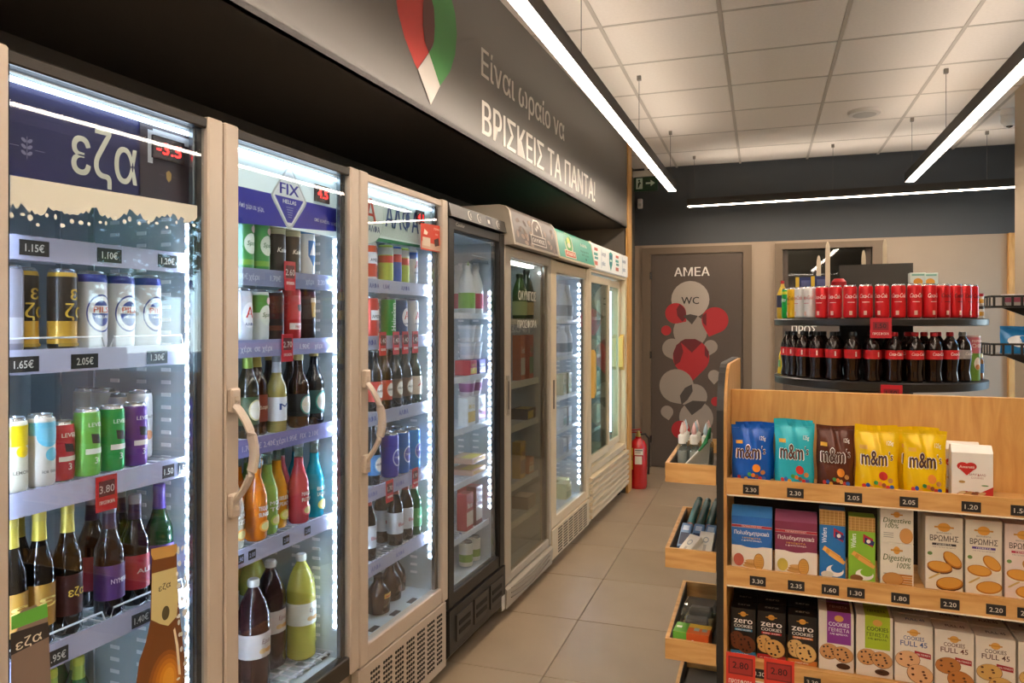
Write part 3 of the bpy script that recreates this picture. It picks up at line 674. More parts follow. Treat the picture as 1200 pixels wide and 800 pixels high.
def fridge(i, label, H=1.96, zg0=.39, zg1=1.93, zd0=.33, base0=.05, case=CASE, t=.05, stile=(.05, .05), rails=(None, None), handle=None, sill=None, top_ext=0, liner=LINER, glass_m=DOORGLASS, sy=.062):
    Y0, Y1 = eY[i]+.003, eY[i+1]-.003; W = Y1-Y0
    o = thing('drinks_fridge', label, 'fridge', row(-DF, Y0), rad(90)-ROW)
    fr = dict(o=o, Y0=Y0, W=W, t=t, sy=sy, X=-DF); fr['in'] = []
    b = MB().box(0, t, .045, FD, base0, H, case).box(W-t, W, .045, FD, base0, H, case).box(t, W-t, FD-.05, FD, base0, H, case)
    b.box(t, W-t, .045, FD-.05, zg1+.0, H, case).box(t, W-t, .05, FD-.05, base0, zg0-.015, case)
    ob('case', b.mesh('case'), o)
    l = .004
    ob('liner', MB().box(t, t+l, .05, FD-.05, zg0-.015, zg1, liner).box(W-t-l, W-t, .05, FD-.05, zg0-.015, zg1, liner).box(t+l, W-t-l, FD-.05-l, FD-.05, zg0-.015, zg1, liner).box(t+l, W-t-l, .05, FD-.05-l, zg0-.015, zg0-.011, liner).box(t+l, W-t-l, .05, FD-.05-l, zg1-l, zg1, liner).mesh('liner'), o)
    for xx in (t+.14, W-t-.14): ob('upright', MB().box(xx-.012, xx+.012, FD-.062, FD-.055, zg0, zg1-.02, mat('#b7c2c8', .3)).mesh('upright'), o)
    for yy in (.38, .50): ob('upright', MB().box(W-t-.008, W-t-.004, yy-.01, yy+.01, zg0, zg1-.02, mat('#aab6bd', .3)).mesh('upright'), o)
    m = MB()  # white dashes modelled on the side wall in place of LED reflections
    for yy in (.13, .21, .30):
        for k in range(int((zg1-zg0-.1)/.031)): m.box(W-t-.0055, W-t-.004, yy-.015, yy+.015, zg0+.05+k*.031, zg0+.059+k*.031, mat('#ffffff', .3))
    if i not in (4,): ob('led_reflections', m.mesh('led_reflections'), o)['kind'] = 'stuff'
    # door
    sl, sr = stile; rt, rb = rails[0] or case, rails[1] or case; ht = H
    d = MB().cbox(0, sl, 0, .042, zd0, ht, case, .004).cbox(W-sr, W, 0, .042, zd0, ht, case, .004)
    door = ob('door', d.mesh('door'), o)
    ob('top_rail', MB().cbox(sl, W-sr, .004, .042, zg1, ht-.004, rt, .003).mesh('top_rail'), door)
    ob('bottom_rail', MB().cbox(sl, W-sr, .004, .042, zd0, zg0, rb, .003).mesh('bottom_rail'), door)
    ob('door_glass', MB().box(sl+.001, W-sr-.001, .014, .019, zg0, zg1, glass_m).mesh('door_glass'), door)
    gk = MB().box(sl, sl+.008, .012, .034, zg0, zg1, BLACKP).box(W-sr-.016, W-sr, .022, .036, zg0, zg1, mat('#3a3a3a', .25)).box(W-sr-.026, W-sr-.020, .024, .036, zg0, zg1, mat('#7d8286', .2, .8))
    ob('gasket', gk.mesh('gasket'), door)
    fr.update(door=door, sl=sl, sr=sr, zg0=zg0, zg1=zg1)
    if handle:
        z0, z1 = handle; xh = sl*.45; n = 26; pts = []
        for k in range(n+1):
            f = k/n; bow = math.sin(math.pi*min(1, max(0, (f-.08)/.84)))**.75; pts.append((xh+.012*bow, -.008-.052*bow, z0+(z1-z0)*f))
        ob('handle', MB().tube(pts, .0155, case, 8, .55).cbox(xh-.017, xh+.017, -.016, .001, z0-.02, z0+.04, case, .004).cbox(xh-.017, xh+.017, -.016, .001, z1-.04, z1+.02, case, .004).mesh('handle', True), door)
    for xx in (.06, W-.06):
        caster(fr, xx, .09); caster(fr, xx, FD-.08)
    return fr
def item(fr, pr, px, z, label, group=None, ly=None, rz=0, rows=1):
    base = fr['sy']+.012+(pr.d or pr.r) if ly is None else ly
    lx = rowY(px, -DF-base)-fr['Y0']; lx = min(max(lx, fr['t']+pr.r+.008), fr['W']-fr['t']-pr.r-.018)
    for k in range(rows):
        y = base+k*(2*pr.r+.006)
        for _ in range(200):                              # move back until nothing on this shelf is touched
            if any(abs(z-q[3]) < .05 and math.hypot(lx-q[0], y-q[1]) < pr.r+q[2]+.0015 for q in fr['in']): y += .004
            else: break
        if y > FD-.06-pr.r: continue
        fr['in'].append((lx, y, pr.r, z))
        place(pr, fl(fr, lx, y, z+.001), rad(90)-ROW+rz, ('rear ' if k else '')+label, group)
def header(fr, z0, z1, col, draw, slope=.03):
    W, t = fr['W'], fr['t']
    o = ob('header_panel', MB().prism([(.052, z0), (.058, z0), (.058, z1), (.052, z1)], t+.005, W-t-.005, mat(col, .35, emit=.25), 'x').mesh('header_panel'), fr['o'])
    P = Print(.0006); draw(P, lambda px, py: (rowYZ(px, py, -DF-.052)[0]-fr['Y0'], rowYZ(px, py, -DF-.052)[1]), t+.005, W-t-.005)
    ob('header_print', P.mesh('header_print', lambda u, v, o_: (u, .052-o_, v)), fr['o'])
    return o
REDLED = mat('#ff1d18', .4, emit=5)
def display(fr, px0, px1, py, txt):
    f = lambda px, py: (rowYZ(px, py, -DF-.048)[0]-fr['Y0'], rowYZ(px, py, -DF-.048)[1])
    (a, z), (b, _) = f(px0, py), f(px1, py); w = b-a
    o = ob('temperature_display', MB().box(a-.01, b+.01, .044, .0505, z-.026, z+.026, mat('#241016', .2)).mesh('temperature_display'), fr['o'])
    P = Print(.0004).text(txt, (a+b)/2, z-.013, .028, REDLED, w=w, bold=.003)
    ob('display_digits', P.mesh('display_digits', lambda u, v, o_: (u, .044-o_, v)), fr['o'])
def top_light(fr, z=1.915):
    ob('top_light', MB().box(fr['t']+.02, fr['W']-fr['t']-.02, .036, .046, z-.004, z+.004, mat('#e3f0ff', .5, emit=4.5)).mesh('top_light'), fr['o'])
def fx(fr, px, ly): return rowY(px, -DF-ly)-fr['Y0']
def rail_text(fr, s, z, items, col='#4d4f7e', h=.016):
    P = Print(.0003)
    for px, txt in items: P.text(txt, fx(fr, px, fr['sy']), z-.026, h, col, bold=.02)
    if items: ob('rail_print', P.mesh('rail_print', lambda u, v, o: (u, fr['sy']-.002-o, v)), s)

# ---------------------------------------------------------------- fridge with the dark blue header
f1 = fridge(0, 'drinks fridge with navy blue header panel and beer bottle stickers on its glass door', rails=(DARKRAIL, DARKRAIL))
def h1(P, q, a, b):
    z0 = q(100, 221)[1]; P.rect(a, z0, b, 1.915, '#232052')
    x0, x1 = q(84, 190)[0], q(160, 190)[0]
    P.text('εζα', x0, q(90, 203)[1], .105, '#d6d2bd', w=x1-x0, al='L', bold=.02, res=5)
    cx, cz = q(31, 172)
    for s in (-1, 1):
        for k in range(3): P.ell(cx+s*.006, cz-.012+k*.012, .006, .0035, '#8f8aa0', 10, s*.6)
    P.rect(cx-.0006, cz-.024, cx+.0006, cz+.02, '#8f8aa0'); P.rect(cx+.016, cz-.004, cx+.036, cz-.003, '#8f8aa0'); P.rect(cx-.036, cz-.002, cx-.016, cz-.001, '#8f8aa0')
    bx = q(163, 150)[0]; P.rect(bx, z0, b, 1.915, '#3c3036')
    sx, sz = q(197, 207); P.poly([(sx-.008, sz+.008), (sx, sz+.014), (sx+.008, sz+.008), (sx+.007, sz-.006), (sx, sz-.014), (sx-.007, sz-.006)], '#b08d4a')
    P.rect(sx-.03, sz, sx-.012, sz+.0008, '#77686a'); P.rect(sx+.012, sz, sx+.03, sz+.0008, '#77686a')
    P.rect(q(172, 150)[0], q(172, 190)[1]+.0, q(178, 150)[0], 1.90, '#c8ccd2'); P.rect(q(178, 150)[0], 1.885, b-.005, 1.905, '#c8ccd2')
header(f1, rowYZ(100, 221, -DF-.052)[1], 1.92, '#232052', h1)
display(f1, 182, 211, 172, '-3.5')
top_light(f1); leds(f1, .42, 1.74, 1); leds(f1, .42, 1.74, -1)
def gdecal(fr, draw, name='glass_sticker'):
    P = Print(.0004, .5); draw(P, lambda px, py: (rowYZ(px, py, -DF-.0135)[0]-fr['Y0'], rowYZ(px, py, -DF-.0135)[1]))
    ob(name, P.mesh(name, lambda u, v, o: (u, .0135-o, v)), fr['door'])
def dec1(P, q):
    top = [q(12, 205), q(90, 218), q(165, 230), q(231, 241)]
    bot = []; r = random.Random(3)
    for k in range(70):
        px = 231-k*(219/69); bot.append(q(px, 257-(231-px)*.06+r.uniform(-4, 4)+4*math.sin(k*.45)))
    P.poly(top+bot, '#c6c4b4')
    for k in range(22): x, z = q(14+k*10+r.uniform(-3, 3), 262+r.uniform(-3, 9)-(22-k)*.4); P.ell(x, z, .003+.003*r.random(), .003+.003*r.random(), '#cfcec2', 8)
gdecal(f1, dec1, 'foam_sticker')
def dec2(P, q):
    body = [(178, 652), (177, 690), (176, 728), (171, 752), (163, 775), (159, 805), (157, 860), (217, 860), (217, 805), (216, 770), (213, 740), (210, 715), (208, 690), (207, 648)]
    P.poly([q(*p) for p in body], '#6e3f17')
    (x0, z0), (x1, z1) = q(172, 800), q(215, 800); cx, cz = (x0+x1)/2, q(194, 806)[1]; w_ = (x1-x0)/2
    for k, c in enumerate(('#8a4f17', '#a2601a', '#b9711b', '#cc8420', '#d9962c')): f = 1-.17*k; P.ell(cx+.002*k, cz+.004*k, w_*f, .085*f, c, 26)
    P.poly([q(*p) for p in ((205, 735), (209, 755), (212, 790), (209, 790), (206, 756), (203, 738))], '#e8d9b8')
    P.poly([q(*p) for p in ((178, 672), (177, 726), (188, 731), (197, 733), (207, 722), (209, 700), (207, 664))], '#c9b97f')
    x, z = q(193, 690); P.text('εζα', x, z, .014, '#4a3d20', w=.034, rot=.05, bold=.03); x, z = q(194, 718); P.ell(x, z, .011, .016, '#4d4527')
    P.poly([q(*p) for p in ((177, 650), (177, 643), (207, 637), (208, 645), (204, 651), (180, 656))], '#b98f4c')
    r = random.Random(5)
    for k in range(60):
        y = 640+r.random()*220; x, z = q(206+r.random()*12+(y-640)*.012, y); P.ell(x, z, .0025+.0035*r.random(), .003+.004*r.random(), '#d9dcd2', 7)
    P.poly([q(*p) for p in ((22, 716), (24, 730), (16, 742), (12, 760), (11, 860), (62, 860), (58, 790), (56, 745), (54, 716), (40, 708))], '#7d6a5c')
    P.poly([q(*p) for p in ((12, 722), (54, 706), (55, 722), (12, 738))], '#5da53a')
    P.poly([q(*p) for p in ((11, 742), (55, 728), (57, 745), (11, 768))], '#2c2622')
    x, z = q(33, 755); P.text('εζα', x, z, .018, '#d8d0b8', w=.05, rot=.06, bold=.02)
gdecal(f1, dec2, 'bottle_sticker')
F1 = 'of navy header fridge'
z = 1.623; s = shelf(f1, z); price(s, fx(f1, 40, .06), .0595, z-.018, '1.15€', .06); price(s, fx(f1, 128, .06), .0595, z-.018, '1.10€', .06); price(s, fx(f1, 196, .06), .0595, z-.018, '1.20€', .055)
z = 1.402; s = shelf(f1, z, guard=True); price(s, fx(f1, 27, .06), .0595, z-.022, '1.65€', .062); price(s, fx(f1, 99, .06), .0595, z-.022, '2.05€', .062); price(s, fx(f1, 184, .06), .0595, z-.022, '1.30€', .058)
item(f1, C_grey, 8, z, 'silver grey beer can on second shelf '+F1)
for p in (38, 73): item(f1, C_gold, p, z, 'black and gold beer can on second shelf '+F1, 'black and gold beer cans')
for p in (106, 139, 171): item(f1, C_pils, p, z, 'white can with blue logo on second shelf '+F1, 'white beer cans with blue logo')
z = 1.129; s = shelf(f1, z); red_tag(s, fx(f1, 124, .055), .054, z+.004, '3.80', .075, .052); price(s, fx(f1, 197, .06), .0595, z-.020, '1.50', .034); price(s, fx(f1, 214, .06), .0595, z-.020, '1.50', .03)
for pr, p, d, r in ((C_lemon, 15, 'yellow and cream lemon drink can', 1), (C_aqua, 47, 'cream and pale blue drink can', 1), (C_red33, 76, 'small red drink can', 1), (C_lgreen, 102, 'light green drink can', 1), (C_green, 131, 'dark green drink can', 1), (C_purple, 158, 'purple drink can', 1)):
    item(f1, pr, p, z, d+' on third shelf '+F1, rows=r)
for pr, p, d in ((C_white_o, 181, 'tall white can with orange fruit'), (C_white_p, 206, 'tall white can with pink fruit')): item(f1, pr, p, z, d+' on third shelf '+F1, ly=.17)
for p in (136, 158): item(f1, C_white_o, p, z, 'tall white can behind purple can on third shelf '+F1, 'white cans behind purple can', ly=.25)
z = .812; s = shelf(f1, z, guard=True); price(s, fx(f1, 66, .06), .0595, z-.022, '1.95€', .05); price(s, fx(f1, 165, .06), .0595, z-.022, '1.40€', .05)
for p in (13, 46): item(f1, B_goldneck2, p, z, 'gold neck gold label bottle on fourth shelf '+F1, 'gold neck beer bottles', rows=2)
item(f1, B_goldneck, 79, z, 'gold neck dark bottle with maroon label on fourth shelf '+F1)
item(f1, B_purple, 128, z, 'dark beer bottle with purple label on fourth shelf '+F1)
item(f1, B_redlab, 158, z, 'black beer bottle with crimson label on fourth shelf '+F1)
item(f1, B_greenp, 187, z, 'green beer bottle with purple neck foil on fourth shelf '+F1)
for p in (108, 140, 168): item(f1, B_redlab, p, z, 'second row dark bottle on fourth shelf '+F1, 'second row of dark beer bottles', ly=.19)
z = .40; s = shelf(f1, z, rail=False)
for p in (60, 92, 122, 150): item(f1, B_green, p, z, 'green beer bottle on the bottom '+F1, 'green bottles on the bottom', ly=.33)
for p in (75, 108): item(f1, B_green, p, z, 'green beer bottle on the bottom '+F1, 'green bottles on the bottom', ly=.42)
# ---------------------------------------------------------------- fridge with the rhombus logo
f2 = fridge(1, 'drinks fridge with blue and white rhombus logo header and soda bottles at its bottom', rails=(DARKRAIL, DARKRAIL), handle=(.99, 1.275))
def h2(P, q, a, b):
    P.poly([(a, q(275, 217)[1]), (b, q(408, 248)[1]), (b, q(408, 274)[1]), (a, q(275, 262)[1])], '#2b2aa0')
    cx, cz = q(339, 232)
    for k, c in ((1.0, '#b9c4c4'), (.90, '#eef2f2'), (.82, '#e6ecee')):
        P.poly([(cx+dx*.085*k, cz+dz*.092*k) for dx, dz in ((0, 1), (.15, .94), (.88, .1), (.96, -.03), (.88, -.16), (.14, -.95), (0, -1), (-.14, -.95), (-.88, -.16), (-.96, -.03), (-.88, .1), (-.15, .94))], c)
    P.poly([(cx-.066, cz), (cx+.066, cz), (cx+.010, cz-.072), (cx-.010, cz-.072)], '#2f31a6')
    P.text('FIX', cx, cz+.008, .034, '#2b2a9c', w=.085, bold=.04); P.text('HELLAS', cx, cz-.018, .012, '#eef2f2', w=.06, bold=.03)
    for k in range(5): P.rect(cx-.016+k*.002, cz-.030-k*.007, cx+.016-k*.002, cz-.027-k*.007, '#7f86c8')
    x, z = q(294, 245); P.text('Από χέρι σε χέρι,', x, z, .013, '#dfe3ee', w=.10, rot=-.02)
    x, z = q(381, 262); P.text('από γενιά σε γενιά', x, z, .012, '#dfe3ee', w=.12, rot=-.02)
header(f2, rowYZ(340, 268, -DF-.052)[1]-.0, 1.92, '#cfe0e2', h2)
display(f2, 371, 383, 226, '4.5')
top_light(f2); leds(f2, .47, 1.735, 1); leds(f2, .47, 1.735, -1)
F2 = 'of rhombus logo fridge'
z = 1.604; s = shelf(f2, z, railcol=mat('#7f86a8', .3)); rail_text(f2, s, z, [(283, '1.90€'), (297, 'χέρι'), (322, '1.70€'), (362, 'χέρι'), (375, '2.20')], '#c3cbe0')
red_tag(s, fx(f2, 339, .055), .054, z+.035, '2.60', .085, .05)
for p in (285, 304): item(f2, C_mythos, p, z, 'green beer can with white oval on top shelf '+F2, 'green cans on top shelf')
for p in (323, 341): item(f2, C_kaiser, p, z, 'black beer can with cream collar on top shelf '+F2, 'black cans on top shelf')
item(f2, C_blue_shield, 358, z, 'white beer can with blue shield on top shelf '+F2)
z = 1.407; s = shelf(f2, z, railcol=mat('#8d8fb8', .3)); rail_text(f2, s, z, [(283, 'σε χέρι'), (308, 'σε χέρι'), (356, '1.90€'), (372, 'χέρι')], '#d6dbea')
red_tag(s, fx(f2, 336, .055), .054, z+.02, '2.70', .08, .05)
for pr, p, d in ((C_alfas, 283, 'silver white beer can'), (C_mythw, 303, 'white and green beer can'), (C_dkgold, 321, 'dark brown and gold beer can'), (C_redbig, 339, 'wide red beer can'), (C_glass, 359, 'dark stout can with a gold glass picture')): item(f2, pr, p, z, d+' on second shelf '+F2)
z = 1.138; s = shelf(f2, z, railcol=mat('#7a78b0', .3)); rail_text(f2, s, z, [(288, '1.70'), (299, '1.80€'), (315, '2.40€'), (328, 'χέρι'), (341, '1.95€'), (354, 'FIX'), (366, '2.10€')], '#d9cfe0')
for pr, p, d in ((B_greenneck, 290, 'brown beer bottle with olive neck foil'), (B_brgold, 307, 'brown beer bottle with yellow neck foil'), (B_clear, 324, 'pale lager bottle with white label'), (B_brown, 350, 'brown beer bottle with dark label'), (B_teal, 369, 'black beer bottle with teal label')): item(f2, pr, p, z, d+' on third shelf '+F2)
for p in (299, 316, 340): item(f2, B_brown, p, z, 'second row brown bottle on third shelf '+F2, 'second row of brown bottles', ly=.19)
z = .845; s = shelf(f2, z)
for p, tx in ((281, '1.90'), (295, '2.00'), (335, '2.00'), (360, '2.00')): price(s, fx(f2, p, .06), .0595, z-.018, tx, .028, .024, '#aeb2d2')
for pr, p, d in ((B_cream, 272, 'cream'), (B_cuba, 284, 'dark brown'), (B_teq, 300, 'orange'), (B_lime, 317, 'light green'), (B_amber, 333, 'amber yellow'), (B_rose, 350, 'pink red'), (B_cyan, 368, 'cyan blue')): item(f2, pr, p, z, d+' mixed drink bottle on fourth shelf '+F2, rows=2)
z = .40; s = shelf(f2, z, rail=False); ob('price_tag', MB().box(fx(f2, 375, .1)-.02, fx(f2, 375, .1)+.02, .075, .1, z-.012, z-.009, TAGBLK).mesh('price_tag'), s)
for p, ly in ((297, .125), (317, .19), (276, .15)): item(f2, B_cola15, p, z, 'large dark cola bottle on the bottom '+F2, 'large cola bottles', ly=ly)
item(f2, B_lemon15, 353, z, 'large yellow lemonade bottle alone in front on the bottom '+F2, ly=.14)
for p, ly in ((328, .33), (300, .36)): item(f2, B_lemon15, p, z, 'large lemonade bottle behind cola bottles on bottom '+F2, 'lemonade bottles behind', ly=ly)
item(f2, B_cola15, 284, z, 'large dark cola bottle on the bottom '+F2, 'large cola bottles', ly=.32)
# ---------------------------------------------------------------- fridge with blue Greek lettering
f3 = fridge(2, 'drinks fridge with white header, blue Greek lettering and perforated base panel', zg0=.385, zd0=.325, handle=(.985, 1.285))
def h3(P, q, a, b):
    z0 = q(460, 279)[1]; P.rect(a, z0, b, 1.915, '#cfded6'); P.poly([q(430, 276), q(492, 287), q(492, 290), q(430, 281)], '#2f8a58')
    cx, cz = q(431, 250); P.ell(cx, cz, .105, .105, '#9cb5a8', 36); P.ell(cx, cz, .103, .103, '#d9e4dd', 36)
    x, z = q(434, 261); P.text('Α', x, z, .085, '#cf4a2e', w=.075, bold=.03); x, z = q(438, 272); P.text('ΑΛΦΑ', x, z, .022, '#2a3c72', w=.075, bold=.02)
    x0, z0_ = q(451, 265); x1, _ = q(490, 272); P.text('ΑΛΦΑ', x0, z0_, .082, '#26457e', w=x1-x0, al='L', bold=.025, rot=-.0, res=4)
header(f3, rowYZ(460, 282, -DF-.052)[1], 1.92, '#cfded6', h3)
display(f3, 489, 495, 254, '4.1')
top_light(f3); leds(f3, .50, 1.74, 1); leds(f3, .50, 1.74, -1)
def dec3(P, q):
    P.poly([q(493, 261), q(517, 265), q(517, 296), q(493, 292)], '#cc3d20')
    P.poly([q(494, 282), q(516, 288), q(516, 295), q(494, 290)], '#c9a58f'); P.poly([q(495, 277), q(504, 279), q(504, 289), q(495, 287)], '#d9c4b0'); P.poly([q(497, 268), q(501, 272), q(500, 275), q(496, 274)], '#f0d9c8')
    x, z = q(511, 270); P.text('ΣΤΟΙΧΗΜΑ', x, z, .008, '#f0d9c8', w=.05); x, z = q(511, 276); P.text('ΠΑΙΞΕ', x, z, .006, '#f0d9c8')
    P.poly([q(508, 281), q(513, 279), q(514, 288), q(509, 289)], '#3a1a14')
gdecal(f3, dec3, 'orange_sticker')
# perforated base
W3 = f3['W']
bp = ob('base_panel', MB().cbox(.004, W3-.004, .006, .04, .05, .318, CASE, .004).mesh('base_panel'), f3['o'])
m = MB()
for gI in range(7):
    for r_ in range(11):
        for c_ in range(4):
            x = .075+gI*.083+c_*.016; zz = .095+r_*.0185
            if x < W3-.04: m.prism([(x+.0062*math.cos(k*1.047), zz+.0055*math.sin(k*1.047)) for k in range(6)], .0035, .0062, mat('#221e1a', .8), 'y')
ob('vent_holes', m.mesh('vent_holes'), f3['o'])['kind'] = 'stuff'
F3 = 'of Greek lettering fridge'
z = 1.609; s = shelf(f3, z, railcol=mat('#a9afc6', .3)); rail_text(f3, s, z, [(438, 'ΑΛΦΑ'), (452, '1.50€'), (474, 'ΑΛΦΑ')], '#2f4684')
for p in (432, 441): item(f3, C_amswhite, p, z, 'white and orange can on top shelf '+F3, 'white and orange cans')
for pr, p, d in ((C_greenr, 452, 'lime can with red band'), (C_bluew, 462, 'blue can with red band'), (C_greenr, 471, 'lime can with red band'), (C_alfalt, 481, 'silver can with red letter')): item(f3, pr, p, z, d+' on top shelf '+F3, d+'s')
z = 1.407; s = shelf(f3, z, railcol=mat('#a9afc6', .3)); rail_text(f3, s, z, [(434, 'ΑΛΦΑ')], '#4a5aa0', .018)
for p in (448, 463.5, 474.5, 486): red_tag(s, fx(f3, p, .055), .054, z+.02, '1.40', .085, .045)
for pr, p, d in ((C_amstel, 434, 'red can with white band'), (C_amswhite, 443, 'white and orange can'), (C_heine, 455, 'green can with upright white lettering'), (C_alfab, 469, 'dark blue can with white oval'), (C_alfas, 482, 'silver can with white oval')): item(f3, pr, p, z, d+' on second shelf '+F3)
z = 1.138; s = shelf(f3, z, railcol=mat('#a9afc6', .3)); rail_text(f3, s, z, [(434, 'ΑΛΦΑ'), (447, '1.40'), (472, 'ΑΛΦΑ')], '#4a5aa0', .018)
for pr, p, d in ((B_redround, 438, 'red label bottle'), (B_redround, 450, 'red label bottle'), (B_brnround, 462, 'brown label bottle'), (B_brnround, 474, 'brown label bottle'), (B_greendk, 486, 'dark green beer bottle with cream label')): item(f3, pr, p, z, d+' on third shelf '+F3, d+'s', rows=2)
z = .874; s = shelf(f3, z); rail_text(f3, s, z, [(436, 'ΑΛΦΑ'), (468, 'ΑΛΦΑ')], '#6a6fae', .016); red_tag(s, fx(f3, 456, .055), .054, z+.012, '1.70', .08, .05); red_tag(s, fx(f3, 486, .055), .054, z+.02, '1.90', .075, .045)
item(f3, B_bluelab, 436, z, 'dark beer bottle with blue round label on fourth shelf '+F3)
item(f3, C_violet, 457, z, 'violet blue beer can on fourth shelf '+F3, rows=2); item(f3, C_midblue, 470, z, 'mid blue beer can on fourth shelf '+F3, rows=2); item(f3, C_skyblue, 483, z, 'sky blue beer can on fourth shelf '+F3, rows=2)
z = .61; s = shelf(f3, z); rail_text(f3, s, z, [(440, 'ΑΛΦΑ'), (468, 'ΑΛΦΑ')], '#6a6fae', .016)
for p, ly in ((431, None), (448, .17), (463, None), (475, None)): item(f3, B_silver, p, z, 'dark beer bottle with silver label on fifth shelf '+F3, 'silver label bottles', ly=ly)
item(f3, B_grnlab, 486, z, 'green beer bottle with green label on fifth shelf '+F3)
z = .3755
item(f3, B_jug, 443, z, 'squat brown beer bottle with yellow neck label on the bottom '+F3, ly=.13)
for p, ly in ((457, .155), (470, .185)): item(f3, B_jug2, p, z, 'squat plain brown beer bottle on the bottom '+F3, 'squat brown bottles', ly=ly)
fr = f3
for p in (437, 462, 482): ob('price_tag', MB().box(fx(fr, p, .07)-.025, fx(fr, p, .07)+.025, .056, .078, .3745, .3765, TAGBLK).mesh('price_tag'), fr['o'])
# ---------------------------------------------------------------- black fridge
BLK = mat('#1b1917', .4)
f4 = fridge(3, 'black fridge with dairy shelves and round symbols on its top strip', H=1.895, zg0=.33, zg1=1.85, zd0=.275, case=BLK, stile=(.055, .06), sy=.06)
W4 = f4['W']
hp = ob('top_strip', MB().prism([(-.012, 1.90), (.0, 1.955), (.06, 1.965), (.06, 1.898)], 0, W4, mat('#2a2622', .35), 'x').mesh('top_strip'), f4['o'])
def sym(P): ob('strip_symbol', P.mesh('strip_symbol', lambda u, v, o: (u, -.012+.012*v/.055-o, 1.90+v)), f4['o'])
for k, xx in enumerate((.20, .30, .53)):
    sym(Print(.0006).ell(xx, .028, .020, .020, '#cfcac2', 18).ell(xx+.003, .028, .015, .017, '#2a2622', 16).rect(xx+.004, .018, xx+.011, .038, '#bfb9b0'))
sym(Print(.0006).rect(.385, .006, .455, .05, '#0e0d0c').rect(.40, .018, .425, .036, '#b9b4ac'))
P = Print(.0006); P.text('Cooler', .12, 1.868, .016, '#a9a49c', w=.09); P.ell(.045, 1.874, .010, .008, '#a9a49c', 10)
ob('brand_lettering', P.mesh('brand_lettering', lambda u, v, o: (u, .003-o, v)), f4['door'])
def dec4(P, q):
    x, z = q(564, 308); P.text('SUPER COOL', x, z, .015, '#40566a', w=.17, bold=.02); x, z = q(562, 301); P.rect(x-.09, z, x+.09, z+.002, '#8fa3b4'); x, z = q(548, 311); P.poly([(x-.012, z), (x+.012, z), (x, z+.02)], '#6b8a62')
gdecal(f4, dec4, 'glass_lettering')
leds(f4, .55, 1.62, 1, ly=.052); leds(f4, .55, 1.62, -1, ly=.052)
m = MB().prism([(.03, .05), (-.004, .09), (-.004, .27), (.042, .27), (.042, .05)], 0, W4, BLK, 'x')
bp = ob('base_panel', m.mesh('base_panel'), f4['o'])
for k in range(3):
    xx = .06+k*.185
    ob('vent', MB().prism([(xx, .235), (xx+.16, .235), (xx+.16, .15), (xx+.12, .125), (xx, .125)], -.010, -.003, mat('#2d2a26', .35), 'y').mesh('vent'), f4['o'])
    for q in range(2): ob('vent_slot', MB().box(xx+.018, xx+.135, -.0125, -.0098, .15+q*.036, .168+q*.036, mat('#060606', .6)).mesh('vent_slot'), f4['o'])
ob('sticker', MB().box(W4-.05, W4-.01, -.0055, -.004, .06, .13, mat('#c9c6c0', .4)).mesh('sticker'), f4['o'])
F4 = 'in the black fridge'
MILK = [(.9, 0), (1, .03), (1, .5), (.92, .62), (.68, .76), (.5, .84), (.5, .92)]
def milk(c, H=.24): return bottle(H, .04, '#dfe3e4', '#e8ebec', c, None, None, MILK, lab=(.12, .42), name='milk_bottle', rough=.35, capr=.021)
M_g, M_r = milk('#7fae52'), milk('#c65a6c')
def pack(w, h, d, c, c2, txt, name='food_pack'):
    return carton(name, 'food pack', w, h, d, c, lambda P, w, h: (P.rect(-w*.48, h*.12, w*.48, h*.5, c2), P.text(txt, 0, h*.6, h*.16, c2, w=w*.7, bold=.02)))
def cuppack(c, lidc, name='yogurt_cup'):
    b = MB().lathe([(.030, 0), (.040, .07), (.042, .075)], mat(c, .4), 16); l = MB().lathe([(.044, .075), (.044, .079)], mat(lidc, .3, .3), 16)
    band = MB().lathe([(.0335, .02), (.0392, .06)], mat(lidc, .4), 16, False, False)
    return Proto(name, 'cup', [('cup_body', b.mesh('cup_body', True)), ('lid', l.mesh('cup_lid', True)), ('label', band.mesh('cup_label', True))], .042, .08)
CU_w, CU_p, CU_y, CU_b = cuppack('#dfe2e4', '#c9d2dc'), cuppack('#e2dce0', '#9a5a8e'), cuppack('#e6dfc8', '#c9a63a'), cuppack('#dfe2e8', '#4a6cb0')
def items(fr, z, rows_):
    for pr, px, lb, *ly in rows_: item(fr, pr, px, z, lb, ly=ly[0] if ly else None)
shr = .02
z = 1.498; s = shelf(f4, z, rail=shr, railcol=mat('#c9d2da', .3)); items(f4, z, [(M_g, 547, 'white milk bottle with green label '+F4), (M_r, 557, 'white milk bottle with pink label beside the green one '+F4), (M_r, 566, 'second white milk bottle with pink label '+F4)])
z = 1.213; s = shelf(f4, z, rail=shr, railcol=mat('#c9d2da', .3))
pk1 = pack(.075, .07, .08, '#b7323a', '#d9c23a', 'ΤΟΣΤ'); pk2 = pack(.075, .07, .08, '#4a3f8e', '#d8d4e6', 'light')
item(f4, pk1, 546, z, 'red and yellow food pack under the white tubs '+F4); item(f4, pk2, 568, z, 'violet food pack under the white tubs '+F4)
for k in range(2):
    for p, nm in ((547, 'red'), (562, 'violet')): item(f4, CU_w, p, z+.074+k*.082, 'white tub stacked over the %s pack, %s layer, %s' % (nm, ('lower', 'upper')[k], F4))
z = .982; s = shelf(f4, z, rail=shr, railcol=mat('#c9d2da', .3))
pk3 = pack(.085, .13, .05, '#dfe1dc', '#c9a63a', 'Φέτα'); pk4 = pack(.085, .13, .05, '#d9dde0', '#b0709c', 'Gouda')
item(f4, pk3, 547, z, 'white pack with yellow panel '+F4); item(f4, pk4, 560, z, 'white pack with mauve panel '+F4)
